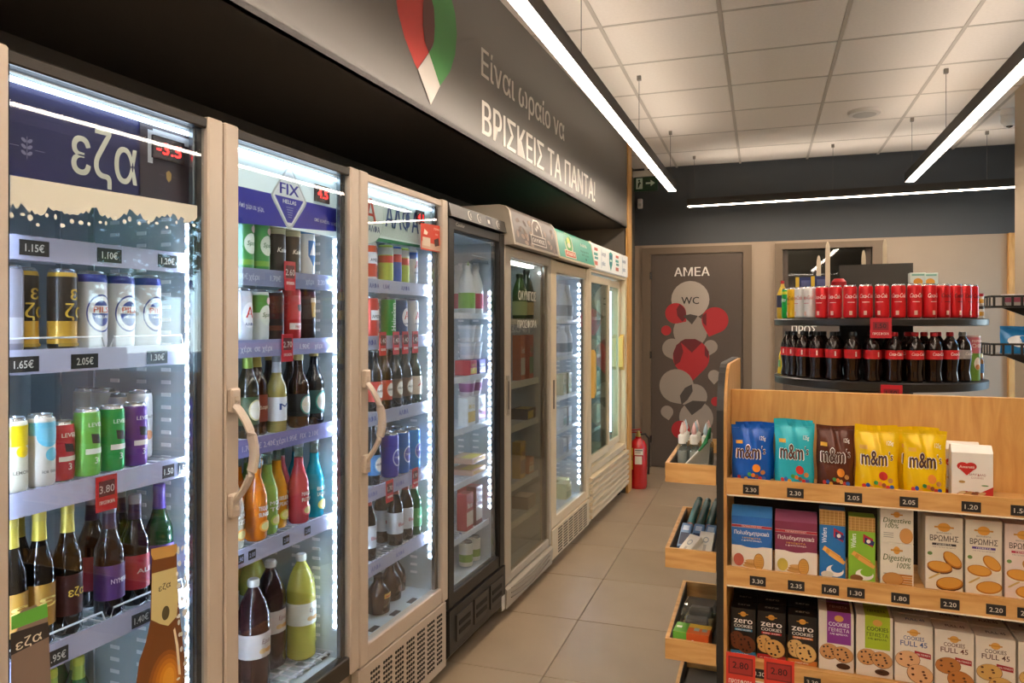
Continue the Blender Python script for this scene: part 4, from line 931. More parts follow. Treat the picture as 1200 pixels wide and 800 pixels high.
item(f4, CU_p, 547, z+.132, 'yogurt cup with purple lid standing on a pack '+F4); item(f4, CU_p, 561, z+.132, 'yogurt cup with purple lid on the mauve pack '+F4)
z = .743; s = shelf(f4, z, rail=shr, railcol=mat('#c9d2da', .3))
fl1 = carton('ham_pack', 'food pack', .16, .025, .12, '#c9a58f', lambda P, w, h: P.rect(-w*.4, h*.2, w*.4, h*.8, '#b9922e'), lambda P, w, d: P.rect(-w*.4, -d*.4, w*.4, d*.1, '#d6c25a'))
for k in range(3): item(f4, fl1, 551, z+k*.027, 'flat sliced ham pack, %s of its stack, %s' % (('bottom', 'middle', 'top')[k], F4))
z = .502; s = shelf(f4, z, rail=shr, railcol=mat('#c9d2da', .3))
pk5 = pack(.075, .17, .05, '#a32a34', '#d8cfc6', 'Bacon'); pk6 = pack(.075, .18, .05, '#6d2430', '#c9bfb9', 'Σαλάμι')
for pr, p, d in ((pk5, 545, 'red upright meat pack with pale panel'), (pk6, 556, 'maroon upright meat pack'), (pk5, 567, 'red upright meat pack beside the maroon one')): item(f4, pr, p, z, d+' '+F4)
z = .345
C_gw = can('#d6dcd2', .115, .033, bands=[(.2, .5, '#7aa646')]); C_bw = can('#2e5a9c', .125, .033, bands=[(.4, .6, '#d8dde4')])
for pr, p, d in ((C_gw, 546, 'white can with green band'), (C_gw, 555, 'second white can with green band'), (C_bw, 566, 'blue can with white band')): item(f4, pr, p, z-.0205, d+' on the bottom '+F4)
# ---------------------------------------------------------------- canopy fridges
def canopy(fr, z0, z1, deep, side, face, draw, top_r=.10):
    W = fr['W']; pf = [(-deep, z0), (-deep+.03, z1-.03), (-deep+.05, z1-.008), (-deep+.08, z1)]
    out = pf+[(.35, z1), (.35, z0+.02), (0, z0)]
    c = ob('canopy', MB().prism(out, -.0, .022, side, 'x').prism(out, W-.022, W, side, 'x').mesh('canopy'), fr['o'])
    L = [0]
    for k in range(1, len(pf)): L.append(L[-1]+math.dist(pf[k], pf[k-1]))
    def surf(s, o):
        s = min(max(s, 0), L[-1]-1e-6)
        for k in range(1, len(L)):
            if s <= L[k]:
                f = (s-L[k-1])/(L[k]-L[k-1]); a, b = pf[k-1], pf[k]; nx, nz = -(b[1]-a[1]), (b[0]-a[0]); l = math.hypot(nx, nz)
                return a[0]+f*(b[0]-a[0])+nx/l*o, a[1]+f*(b[1]-a[1])+nz/l*o
    m = MB(); vs = []; fs = []
    for k, (y, zz) in enumerate(pf+[(.35, z1)]): vs += [(.022, y, zz), (W-.022, y, zz)]
    for k in range(len(pf)): fs.append((2*k, 2*k+1, 2*k+3, 2*k+2))
    m.add(vs, fs, face); m.box(.022, W-.022, -deep, .0, z0, z0+.012, side); ob('canopy_face', m.mesh('canopy_face', True), fr['o'])
    kv = L[1]/.25
    for nm, dr in draw: P = Print(.0008); dr(P, W, .25); ob(nm, P.mesh(nm, lambda u, v, o: (u, *surf(v*kv, o+.0004)), None), fr['o'])
GREYC = mat('#b0a797', .38, .2)
f5 = fridge(4, 'silver grey fridge with curved brown mountain logo canopy', H=1.845, zg0=.20, zg1=1.79, zd0=.16, base0=.03, case=GREYC, stile=(.085, .03), sy=.06, glass_m=glass('bronze_glass', '#e3e2da'))
def can5(P, W, L):
    r = random.Random(2); L = .24
    for k in range(26): P.ell(r.uniform(.06, W-.06), r.uniform(.03, L-.03), .028, .016, r.choice(('#6a5648', '#8f7a68', '#79655a', '#9c8774')), 12, r.uniform(0, 3))
    cx = W*.53; P.poly([(cx-.095, .12), (cx-.085, .20), (cx-.045, .245), (cx+.02, .25), (cx+.07, .21), (cx+.085, .12)], '#d8cfc2'); P.poly([(cx-.083, .12), (cx-.075, .195), (cx-.04, .233), (cx+.018, .238), (cx+.06, .2), (cx+.073, .12)], '#5a493e')
    P.poly([(cx-.07, .10), (cx-.03, .185), (cx-.015, .165), (cx+.01, .215), (cx+.07, .10)], '#3f3028'); P.poly([(cx-.03, .185), (cx-.015, .165), (cx+.01, .215), (cx+.03, .175), (cx+.005, .19), (cx-.01, .15), (cx-.03, .17)], '#e6ddd0')
    P.rect(cx-.125, .04, cx+.125, .118, '#d8cfc2'); P.rect(cx-.117, .047, cx+.117, .111, '#3f3028'); P.text('ΟΛΥΜΠΟΣ', cx, .062, .032, '#e8e0d4', w=.2, bold=.03)
canopy(f5, 1.845, 2.045, .05, GREYC, mat('#463830', .45), [('canopy_print', can5)])
ob('sill', MB().prism([(.0, .155), (-.012, .14), (-.006, .05), (.03, .03), (.05, .03), (.05, .155)], 0, f5['W'], GREYC, 'x').mesh('sill', True), f5['o'])
for q in range(3): ob('groove', MB().tube([(.06+k*(f5['W']-.12)/10, -.0115, .07+q*.024+.022*math.sin(math.pi*k/10)*(-1)+.02) for k in range(11)], .003, mat('#857d70', .5), 6).mesh('groove'), f5['o'])
hx = .035; ob('handle', MB().cbox(hx-.02, hx+.02, -.006, .002, 1.0, 1.20, mat('#8d8578', .4), .006).box(hx-.008, hx+.008, -.0075, -.005, 1.03, 1.17, mat('#4d473e', .5)).mesh('handle'), f5['door'])
def dec5(P, q): x, z = q(618, 352); P.text('ΟΛΥΜΠΟΣ', x, z, .05, '#c9c4b4', w=.28, bold=.02)
def dec5b(P, q): x, z = q(618, 384); P.text('ΠΡΟΣΦΟΡΑ', x, z, .04, '#c9c4b4', w=.3, bold=.02)
gdecal(f5, dec5, 'glass_lettering'); gdecal(f5, dec5b, 'glass_lettering')
leds(f5, 1.72, 1.775, 1, pitch=.05); 
ob('top_light', MB().box(f5['t']+.06, f5['W']-f5['t']-.06, .07, .10, 1.772, 1.785, mat('#e8eef2', .4, emit=9)).mesh('top_light'), f5['o'])
F5 = 'in the brown canopy fridge'
CTN = [(.9, 0), (1, .03), (1, .6), (.75, .75), (.45, .86), (.45, .93)]
J_g = bottle(.26, .042, '#3d5a2c', '#2a3a24', '#b9c48a', None, None, CTN, lab=(.1, .4), name='juice_bottle'); J_d = bottle(.29, .042, '#26382c', '#222a24', '#c9b07a', None, None, CTN, lab=(.1, .35), name='juice_bottle')
z = 1.475; s = shelf(f5, z, rail=.025, railcol=mat('#c9cac2', .4)); items(f5, z, [(J_g, 609, 'light green juice bottle '+F5), (J_d, 619, 'dark green juice bottle '+F5)])
z = 1.14; s = shelf(f5, z, rail=.03, railcol=mat('#c9cac2', .4))
o1 = pack(.07, .25, .05, '#c4642c', '#d9d4c4', 'Gouda'); o2 = pack(.07, .25, .05, '#b5522a', '#5d8a52', 'Τυρί')
items(f5, z, [(o1, 608, 'orange upright cheese pack '+F5), (o2, 618, 'brick red cheese pack with green panel '+F5)])
z = .91; s = shelf(f5, z, rail=.03, railcol=mat('#c9cac2', .4)); items(f5, z, [(carton('cheese_pack', 'food pack', .14, .06, .1, '#5d5340', lambda P, w, h: P.rect(-w*.45, h*.1, w*.2, h*.8, '#d8bf5a'), lambda P, w, d: P.rect(-w*.45, -d*.45, w*.45, d*.3, '#d8bf5a')), 615, 'dark cheese pack with yellow panel '+F5)])
z = .60; s = shelf(f5, z, rail=.03, railcol=mat('#c9cac2', .4)); items(f5, z, [(pack(.08, .2, .05, '#c9a436', '#8a5a2a', 'Τυρί'), 608, 'tall yellow cheese pack '+F5), (pack(.08, .09, .05, '#c87a3a', '#d9d0b8', 'Κασέρι'), 618, 'small orange cheese pack '+F5)])
z = .40; s = shelf(f5, z, rail=.03, railcol=mat('#c9cac2', .4)); items(f5, z, [(carton('cheese_tub', 'food pack', .13, .07, .1, '#8a7a66', None, lambda P, w, d: P.rect(-w*.45, -d*.45, w*.45, d*.45, '#d6cdbb')), 614, 'grey brown tub with pale lid '+F5)])
CREAM = mat('#d3c2a4', .4)
f6 = fridge(5, 'cream fridge with teal green canopy and slotted base', H=1.835, zg0=.30, zg1=1.76, zd0=.245, base0=.05, case=CREAM, stile=(.10, .06), sy=.06)
def can6(P, W, L):
    cx = W*.30
    P.ell(cx, .17, .085, .115, '#e3ddc0', 22); P.ell(cx, .175, .07, .095, '#4fa558', 22); P.ell(cx, .19, .03, .04, '#e9d46a', 12); P.ell(cx-.005, .15, .035, .025, '#ddd6c0', 12)
    P.rect(cx-.12, .03, cx+.12, .10, '#e6dcc4'); P.rect(cx-.11, .038, cx+.11, .092, '#c8502e'); P.text('ΑΓΕΛΑΔΙΤΣΑ', cx, .052, .03, '#f0e4d0', w=.19, bold=.02)
def can6t(P, W, L):
    x = W*.72; P.text('ΦΑΡΜΑ', x, .185, .03, '#e3e8dc', w=.16, bold=.02); P.text('Φρέσκο γάλα', x, .125, .022, '#0f5546', w=.2); P.text('κάθε μέρα', x, .09, .022, '#0f5546', w=.17); P.ell(x, .055, .014, .014, '#0f3a30', 10)
canopy(f6, 1.84, 2.03, .05, CREAM, mat('#23937a', .35), [('canopy_logo', can6), ('lettering', lambda P, W, L: can6t(P, W, L))])
leds(f6, .34, 1.74, 1, pitch=.04, dot=.007); leds(f6, .34, 1.74, -1, pitch=.04, dot=.007)
ob('base_panel', MB().cbox(.003, f6['W']-.003, -.004, .04, .06, .24, CREAM, .004).mesh('base_panel'), f6['o'])
m = MB()
for c_ in range(6):
    for r_ in range(9): m.box(.12+c_*.115, .12+c_*.115+.085, -.006, -.0035, .078+r_*.017, .085+r_*.017, mat('#4a4236', .8))
ob('vent_slots', m.mesh('vent_slots'), f6['o'])['kind'] = 'stuff'
ob('handle', MB().box(.035, .05, -.004, .001, .95, 1.12, mat('#4a4033', .5)).mesh('handle'), f6['door'])
F6 = 'in the teal canopy fridge'
for k, z in enumerate((1.475, 1.24, .985, .775, .60)):
    s = shelf(f6, z, rail=.02, railcol=mat('#cdd2d0', .4))
    nm = ('top', 'second', 'third', 'fourth', 'fifth')[k]
    a = (milk('#9fa6a8'), milk('#7f8f96', .20), pack(.075, .14, .05, '#b5b08a', '#7d8a4a', 'Φέτα'), pack(.075, .12, .05, '#c9ccc8', '#5d8a7a', 'Γάλα'), pack(.075, .10, .05, '#c4c9c9', '#5a7a9a', 'Γάλα'))[k]
    for p in (658, 664): item(f6, a, p, z, 'pale dairy pack on %s shelf %s' % (nm, F6), 'dairy packs on %s shelf' % nm)
z = .2895
for k in range(2): item(f6, pack(.12, .10, .08, '#c9c08a', '#8a8f5a', 'Τυρί'), 660+k*6, z, ('first', 'second')[k]+' yellowish cheese pack on the bottom '+F6)
# ---------------------------------------------------------------- wide sliding-door fridge
Y0, Y1 = eY[6]+.003, eY[7]-.003; W = Y1-Y0
o7 = thing('sliding_door_fridge', 'wide cream fridge with two sliding glass doors and white lit header', 'fridge', row(-DF, Y0), rad(90)-ROW)
f7 = dict(o=o7, Y0=Y0, W=W, t=.06, sy=.14); H7 = 2.03; t = .06; f7['in'] = []
f7z0, f7z1 = .46, 1.80
ob('case', MB().box(0, t, 0, FD, .07, H7, CREAM).box(W-t, W, 0, FD, .07, H7, CREAM).box(t, W-t, FD-.05, FD, .07, H7, CREAM).box(t, W-t, 0, FD-.05, f7z1+.02, 1.84, CREAM).box(t, W-t, .02, FD-.05, 1.84, H7, CREAM).box(t, W-t, .012, FD-.05, .07, f7z0-.02, CREAM).box(t, W-t, -.004, .012, .40, f7z0-.02, CREAM).mesh('case'), o7)
ob('liner', MB().box(t, t+.004, .1, FD-.05, f7z0-.02, f7z1+.02, LINER).box(W-t-.004, W-t, .1, FD-.05, f7z0-.02, f7z1+.02, LINER).box(t, W-t, FD-.056, FD-.05, f7z0-.02, f7z1+.02, LINER).mesh('liner'), o7)
hd = ob('header_panel', MB().cbox(.015, W-.015, -.012, .02, 1.845, H7-.008, mat('#e9e8e0', .4, emit=.12), .004).mesh('header_panel'), o7)
P = Print(.0008)
for k in range(4):
    x = W*(.12, .30, .66, .86)[k]
    if k % 2 == 0:
        P.rect(x-.05, 1.975, x+.05, 1.995, '#c8604a'); P.rect(x-.06, 1.94, x+.05, 1.96, '#57a89a'); P.rect(x-.04, 1.915, x+.06, 1.932, '#4f9c94'); P.rect(x-.055, 1.872, x+.05, 1.90, '#cf7360')
    else:
        P.text('λυγερή', x, 1.955, .03, '#2e3f6a', w=.14, bold=.02); P.text('γάλα', x, 1.885, .03, '#3a5a80', w=.10, bold=.02); P.rect(x-.07, 1.86, x-.062, 2.0, '#7aa0b0')
x = W*.48; P.poly([(x-.06, 1.99), (x, 2.005), (x+.06, 1.99), (x+.05, 1.91), (x, 1.86), (x-.05, 1.91)], '#3a9a8e'); P.poly([(x-.04, 1.98), (x+.04, 1.98), (x, 1.89)], '#2a5a7a'); P.rect(x-.03, 1.93, x+.03, 1.945, '#d9e6d4')
ob('header_print', P.mesh('header_print', lambda u, v, o: (u, -.012-o, v)), o7)
FG = glass('green_tint_glass', '#c9dcd4', .10)
for k, (a, b, yy) in enumerate(((t, W*.54, .012), (W*.50, W-t, .045))):
    fwd = .055
    d = ob('door', MB().cbox(a, a+fwd, yy, yy+.028, f7z0, f7z1, CREAM, .003).cbox(b-fwd*.7, b, yy, yy+.028, f7z0, f7z1, CREAM, .003).box(a+fwd, b-fwd*.7, yy, yy+.028, f7z1-.05, f7z1, CREAM).box(a+fwd, b-fwd*.7, yy, yy+.028, f7z0, f7z0+.05, CREAM).mesh('door'), o7)
    ob('door_glass', MB().box(a+fwd, b-fwd*.7, yy+.012, yy+.017, f7z0+.05, f7z1-.05, FG).mesh('door_glass'), d)
    hz0, hz1 = (.93, 1.27) if k == 0 else (1.06, 1.36); hx = a+.02 if k == 0 else b-.02
    ob('handle', MB().prism([(hx-.018, hz0), (hx+.035, hz0+.03), (hx+.035, hz1-.03), (hx-.018, hz1)] if k == 0 else [(hx-.035, hz0+.03), (hx+.018, hz0), (hx+.018, hz1), (hx-.035, hz1-.03)], yy-.035, yy, mat('#d9b45f', .4), 'y').mesh('handle'), d)
ob('light_tube', MB().prism([(.10+.022*math.cos(k*.785), W-.17+.022*math.sin(k*.785)) for k in range(8)], 0, 1, LED, 'z').mesh('light_tube') if False else MB().lathe([(.024, .56), (.024, 1.72)], mat('#e6f2ff', .5, emit=9), 12).mesh('light_tube'), o7, (W-.24, .10, 0))
m = MB()
for k in range(7):
    zz = .09+k*.043
    ob('louver', MB().prism([(.012, zz), (-.022, zz+.004), (-.026, zz+.026), (.012, zz+.034)], .01, W-.01, CREAM, 'x').mesh('louver'), o7)
for xx in (.08, W-.08): caster(f7, xx, .06); caster(f7, xx, FD-.08)
F7 = 'in the sliding door fridge'
for k, z in enumerate((1.5, 1.2, .9, .62)):
    s = shelf(f7, z, rail=.02, railcol=mat('#c4ccca', .4))
    for q in range(3):
        c = ('#c9c4b4', '#b9c9c2', '#c2a79a')[q]; item(f7, pack(.12, .15, .07, c, '#7d9a94', 'Γιαούρτι'), 697+q*6, z, '%s dairy pack on shelf %s %s' % (('cream', 'pale green', 'pinkish')[q], ('one', 'two', 'three', 'four')[k], F7), ly=.24)

# ================================================================== FIRE EXTINGUISHER
p = at_z(748, 571, 0)
t = thing('fire_extinguisher', 'red fire extinguisher standing on the floor by the oak post', 'fire extinguisher', (p.x, p.y, 0), rad(10))
REDX = mat('#b5171a', .25, coat=.4)
ob('cylinder', MB().lathe([(.070, 0), (.076, .012), (.078, .03), (.078, .34), (.072, .385), (.05, .42), (.026, .436), (.026, .452)], REDX, 28).mesh('cylinder', True), t)
ob('valve', MB().lathe([(.022, .45), (.024, .465), (.018, .485), (.012, .50)], mat('#a8914a', .3, .8), 14).mesh('valve', True), t)
ob('lever', MB().box(-.075, .03, -.009, .009, .485, .495, mat('#a8171a', .35)).prism([(-.075, .512), (.02, .522), (.02, .512), (-.075, .502)], -.009, .009, mat('#a8171a', .35), 'y').mesh('lever'), t)
ob('hose', MB().tube([(.02, 0, .47), (.06, 0, .475), (.09, 0, .44), (.096, .0, .36), (.092, 0, .22), (.088, 0, .12)], .009, mat('#141312', .5), 8).mesh('hose', True), t)
P = Print(.0005); P.rect(-.035, .30, .04, .355, '#e0dacc'); P.rect(-.03, .335, .035, .345, '#5a5a58'); P.rect(-.03, .318, .02, .325, '#8a8880'); P.rect(-.10, .17, -.05, .36, '#d9b92c'); P.rect(-.095, .25, -.055, .30, '#3a3a2c'); P.rect(-.03, .22, .03, .29, '#d6d0c4')
ob('label', P.mesh('label', wrap(.079), .012), t)

# ================================================================== SNACK GONDOLA
GO = at_depth(850, HOR, 2.45); GO.z = 0; GA = rad(-2.5); gc, gs_ = math.cos(GA), math.sin(GA)
GXv, GYv = Vector((gc, gs_, 0)), Vector((-gs_, gc, 0))
def G(x, y, z): return GO+GXv*x+GYv*y+Vector((0, 0, z))
def gp(px, py, ly=0):
    p = at_plane(px, py, GO+GYv*ly, GYv); return (p-GO).dot(GXv), p.z
GW = 1.06
gon = thing('snack_gondola', 'oak and black steel gondola with sweets on top and biscuits below', 'shelf', GO, GA)
BSTEEL = mat('#211e1b', .45)
# side panel: black outer sheet with a rounded front top corner, oak inside
prof = [(0, 0), (0, 1.13)]+[(.16*(1-math.cos(k*math.pi/16)), 1.13+.19*math.sin(k*math.pi/16)) for k in range(1, 9)]+[(.62, 1.32), (.62, 0)]
ob('side_panel', MB().prism(prof, -.028, -.006, BSTEEL, 'x').mesh('side_panel'), gon)
ob('side_lining', MB().prism([(y+.004, z-.004 if z > .1 else z) for y, z in prof], -.006, .004, OAK, 'x').mesh('side_lining'), gon)
ob('side_panel', MB().prism(prof, GW+.006, GW+.028, BSTEEL, 'x').mesh('side_panel'), gon)
ob('back_panel', MB().cbox(.004, GW, .175, .195, .90, 1.225, OAK, .002).mesh('back_panel'), gon)
ob('rear_panel', MB().box(.004, GW, .30, .31, .03, .92, BSTEEL).mesh('rear_panel'), gon)
ob('plinth', MB().box(.004, GW, .03, .30, 0, .10, BSTEEL).mesh('plinth'), gon)
def gshelf(z0, z1, zt, depth, tags):
    s = ob('shelf', MB().box(.005, GW-.001, .014, depth, z0+.01, zt, OAKH).mesh('shelf'), gon)
    ob('shelf_front', MB().prism([(.0, z0+.004), (.0, z1), (.014, z1), (.014, z0+.004)], .005, GW-.001, OAKH, 'x').mesh('shelf_front'), s)
    ob('edge_strip', MB().box(.005, GW-.001, -.003, .012, z0, z0+.004, mat('#e8ddc8', .3)).mesh('edge_strip'), s)
    for px, tx in tags:
        x, _ = gp(px, 600); w, h = .05, .03; zc = (z0+z1)/2-.004
        ob('price_tag', MB().box(x-w/2, x+w/2, -.0025, -.0003, zc-h/2, zc+h/2, TAGBLK).mesh('price_tag'), s)
        P = Print(.0004).text(tx, x, zc-.007, .014, '#d9cfc0', w=.034, bold=.008)
        ob('price_digits', P.mesh('price_digits', lambda u, v, o: (u, -.0025-o, v)), s)
    return s
s1 = gshelf(.888, .946, .928, .175, ((880, '2.30'), (932, '2.30'), (1000, '2.05'), (1065, '2.05'), (1138, '1.20'), (1196, '1.50')))
s2 = gshelf(.588, .652, .636, .30, ((888, '3.30'), (933, '2.35'), (973, '1.60'), (1003, '1.30'), (1055, '1.80'), (1113, '2.20'), (1167, '2.20'), (1204, '2.20')))
s3 = gshelf(.285, .352, .336, .30, ((890, '3.30'), (952, '3.30')))
for px in (868, 913):
    x, _ = gp(px, 780); w, h, zt = .092, .115, .372
    ob('promo_tag', MB().box(x-w/2, x+w/2, -.007, -.004, zt-h, zt, mat('#d83a28', .35)).mesh('promo_tag'), s3)
    P = Print(.0004); P.rect(x-w*.42, zt-h*.6, x+w*.42, zt-h*.1, '#7d231c'); P.rect(x-w*.38, zt-h*.56, x+w*.38, zt-h*.14, '#a8302a'); P.text('2.80', x, zt-h*.42, .022, '#3a1512', bold=.01); P.text('ΠΡΟΣΦΟΡΑ', x, zt-h*.86, .014, '#f6e6dc', w=w*.8, bold=.03)
    ob('tag_print', P.mesh('tag_print', lambda u, v, o: (u, -.007-o, v)), s3)
GOCC = []
def gput(pr, px, z, ly, label, group=None, rz=0): return place(pr, G(gp(px, 600, ly)[0], ly, z+.001), GA+rz, label, group)
# ---- sweets pouches on the top shelf
def d_mm(txtc, c2, wt='125g', col2=0):
    def f(P, w, h):
        P.text('m&m', -w*.07, h*.42, h*.25, '#f4efe6', w=w*.63, bold=.09); P.text('m&m', -w*.07, h*.425, h*.24, txtc, w=w*.60, bold=.05); P.text("'s", w*.33, h*.50, h*.14, '#f4efe6', w=w*.10, bold=.05); P.text("'s", w*.33, h*.50, h*.13, txtc, w=w*.09, bold=.03)
        P.text(wt, w*.30, h*.74, h*.07, '#f0ece2', w=w*.15, bold=.02); P.rect(-w*.40, h*.67, -w*.22, h*.73, '#d9a63a')
        r = random.Random(4)
        for k in range(8): x = -w*.30+w*.09*k; P.ell(x, h*(.07+.09*r.random()), w*.05, h*.035, ('#c9302a', '#2f5fb0', '#e0a62a', '#3f9a46', '#d9782a', c2)[k % 6], 12, r.random())
        P.ell(w*.14, h*.26, w*.10, h*.07, ('#c9302a', '#e08a2a')[col2 > 0], 16, .3); P.ell(w*.30, h*.19, w*.06, h*.04, '#b98244', 12, .5)
    return f
def mm(px0, px1, ytop, col, c2, seed, n, label, ly=.058, wt='125g'):
    a, _ = gp(px0, 600, ly-.03); b, zt = gp(px1, ytop, ly-.03); w = (b-a); h = zt-.928
    pr = pouch(w, h, .056, col, d_mm('#4a2613', c2, wt, seed % 2), seed=seed); pr.name = 'candy_pouch'
    x = (a+b)/2
    place(pr, G(x, ly, .929), GA, label+', in front' if n > 1 else label)
    return pr, x
pr, x = mm(857, 903, 500, '#1259b8', '#8a4a24', 1, 2, 'blue candy pouch beside the black side panel')
place(pr, G(x+.008, .130, .929), GA-rad(1.5), 'blue candy pouch standing behind another blue one'); 
pr, x = mm(908, 954, 497, '#2fb5c4', '#8a4a24', 2, 2, 'turquoise candy pouch between blue and brown ones')
place(pr, G(x-.004, .130, .929), GA+rad(1.5), 'turquoise candy pouch standing behind another turquoise one')
pr, x = mm(957, 1002, 501, '#5a2c1c', '#c9a050', 3, 1, 'brown candy pouch between turquoise and yellow ones', .065)
pr, x = mm(1003, 1054, 504, '#edc30c', '#8a4a24', 4, 2, 'yellow candy pouch next to the brown one')
place(pr, G(x+.005, .130, .929), GA, 'yellow candy pouch behind the one next to the brown pouch')
pr, x = mm(1060, 1111, 507, '#edc30c', '#8a4a24', 5, 2, 'yellow candy pouch next to the white bag')
place(pr, G(x-.010, .130, .929), GA, 'yellow candy pouch behind the one next to the white bag')
def d_amar(P, w, h):
    P.poly([(-w*.5, h*.0), (w*.5, h*.0), (w*.5, h*.28), (w*.2, h*.14), (-w*.2, h*.16), (-w*.5, h*.04)], '#b3241f')
    for sx in (-1, 1): P.ell(-w*.13+sx*w*.10, h*.70, w*.14, h*.085, '#c4241e', 16)
    P.poly([(-w*.35, h*.67), (w*.09, h*.67), (-w*.13, h*.50)], '#c4241e'); P.text('Amaretti', -w*.13, h*.66, h*.06, '#f4e8de', w=w*.36, bold=.03)
    P.text('ΑΜΥΓΔΑΛΟ', w*.12, h*.50, h*.05, '#9a4f44', w=w*.4); P.text('COOKIES', w*.12, h*.44, h*.04, '#b58a80', w=w*.3)
    for k in range(4): P.ell(-w*.25+k*w*.16, h*.12, w*.10, h*.035, ('#d8b98a', '#b98a52', '#7d4a26', '#c9a06a')[k], 12, .3)
    P.ell(-w*.25, h*.36, w*.08, h*.03, '#c9a05c', 12); P.ell(w*.3, h*.30, w*.09, h*.015, '#5a8a4a', 10)
a, _ = gp(1115, 600, .04); b, zt = gp(1164, 524, .04); w = b-a; h = zt-.928
am = carton('cookie_bag', 'snack pack', w, h*.87, .05, '#e4ded4', d_amar)
ob_f = MB().prism([(-.025, h*.87), (-.006, h), (.006, h), (.025, h*.87)], -w/2, w/2, mat('#e8e3da', .4), 'x'); am.parts.append(('folded_top', ob_f.mesh('folded_top')))
place(am, G((a+b)/2, .065, .929), GA, 'white cookie bag with red heart on the top shelf, in front'); place(am, G((a+b)/2-.022, .125, .929), GA, 'white cookie bag behind the other heart bag')
# ---- second shelf
def gbox(px0, px1, ytop, zt, ly, d, col, draw, label, name='biscuit_box', top=None, back=0, ybot=None, z0=None, blabel=None, c=.0015):
    f = ly-d/2; a, _ = gp(px0, 600, f); b, z1 = gp((px0+px1)/2, ytop, f); b, _ = gp(px1, 600, f); w = b-a-.002; zb = zt if z0 is None else z0
    h = z1-zb; pr = carton(name, 'biscuit box', w, h, d, col, draw, top, c=c)
    place(pr, G((a+b)/2, ly, zb+.001), GA, label)
    for k in range(back): place(pr, G((a+b)/2, ly+(k+1)*(d+.007), zb+.001), GA, blabel or label+', behind')
    return pr, (a+b)/2, h
def d_multi(c, dk):
    def f(P, w, h):
        P.rect(-w*.5, 0, w*.5, h*.45, '#e6dccb'); P.ell(0, h*.62, w*.5, h*.20, c, 24); P.rect(-w*.5, h*.62, w*.5, h*.995, c)
        P.rect(-w*.5, h*.79, w*.5, h*.845, '#d9d2c8'); P.rect(-w*.5, h*.795, w*.5, h*.84, '#b8303a'); P.text('ΠΑΠΑΔΟΠΟΥΛΟΥ', 0, h*.805, h*.028, '#f0e6dc', w=w*.5, bold=.02)
        P.text('Πολυδημητριακά', 0, h*.66, h*.075, '#f4efe6', w=w*.86, bold=.03); P.text('ΜΠΙΣΚΟΤΑ', 0, h*.585, h*.03, '#e3b54a', w=w*.45, bold=.02); P.text('5 ΔΗΜΗΤΡΙΑΚΑ', 0, h*.54, h*.026, '#f0e6dc', w=w*.5)
        P.ell(-w*.32, h*.18, w*.13, h*.12, dk, 16)
        for k in range(3): P.ell(-w*.02+k*.004, h*.08+k*h*.045, w*.2, h*.035, ('#c99a5a', '#b98845', '#cfa262')[k], 16)
        P.ell(w*.18, h*.17, w*.13, h*.16, '#a8742f', 20); P.ell(w*.18, h*.17, w*.115, h*.145, '#cf9a4a', 20)
        for k in range(5): P.rect(w*.10, h*(.08+.04*k), w*.26, h*(.087+.04*k), '#b07c34')
    return f
pr, x, h = gbox(857, 905, 606, .636, .075, .07, '#2467b0', d_multi('#2a6cb8', '#b35a48'), 'blue cereal biscuit pack with white lettering')
ft = MB().prism([(-.034, 0), (-.004, .03), (.004, .03), (.034, 0)], -pr.r, pr.r, mat('#3f86cc', .35), 'x').mesh('folded_top'); t = place(Proto('biscuit_pack_top', 'x', [], 0, 0), G(0, 0, 0), 0, 'x') if False else None
for o_ in [q for q in bpy.data.objects if q.name == 'biscuit_box']: ob('folded_top', ft, o_, (0, 0, h))
pr, x, h = gbox(908, 958, 612, .636, .075, .07, '#7d3050', d_multi('#84334f', '#c9b24a'), 'maroon cereal biscuit pack with white lettering')
ft = MB().prism([(-.034, 0), (-.004, .03), (.004, .03), (.034, 0)], -pr.r, pr.r, mat('#8f4a66', .35), 'x').mesh('folded_top')
ob('folded_top', ft, bpy.data.objects['biscuit_box.001'], (0, 0, h))
def d_waf(c, c2):
    def f(P, w, h):
        P.rect(-w*.5, h*.78, w*.5, h, '#b98d4c')
        for k in range(5): P.rect(-w*.5, h*(.79+.042*k), w*.5, h*(.797+.042*k), '#8f6428')
        for k in range(6): P.rect(-w*.42+k*w*.16, h*.79, -w*.40+k*w*.16, h*.99, '#d8b273')
        P.rect(-w*.5, 0, w*.5, h*.78, c); P.text('Wafers', -w*.22, h*.52, w*.2, '#e8ecf0', w=h*.22, rot=rad(90), al='L')
        P.poly([(w*.05, h*.75), (w*.42, h*.68), (w*.42, h*.55), (w*.05, h*.62)], '#b3243a'); P.poly([(w*.12, h*.70), (w*.48, h*.64), (w*.44, h*.58), (w*.1, h*.6)], '#1f2c6c'); P.ell(w*.25, h*.64, w*.08, h*.03, '#f0ece4', 10)
        for k in range(3): P.poly([(-w*.4+k*w*.12, h*(.42-.035*k)), (w*.25+k*w*.09, h*(.30-.035*k)), (w*.33+k*w*.09, h*(.345-.035*k)), (-w*.3+k*w*.1, h*(.48-.035*k))], ('#e0a24a', '#c98a36', '#dba04c')[k])
        P.ell(w*.1, h*.13, w*.34, h*.085, '#f0eae0', 18); P.ell(w*.18, h*.165, w*.24, h*.06, c, 16); P.ell(-w*.2, h*.07, w*.25, h*.05, c2, 12)
    return f
gbox(960, 991, 598, .636, .07, .06, '#1f6aa8', d_waf('#1f72b4', '#d8d0bc'), 'blue wafer pack with waffle pattern top', 'wafer_pack')
gbox(994, 1026, 606, .636, .07, .06, '#7fae2c', d_waf('#86b834', '#8a5a34'), 'lime green wafer pack with waffle pattern top', 'wafer_pack')
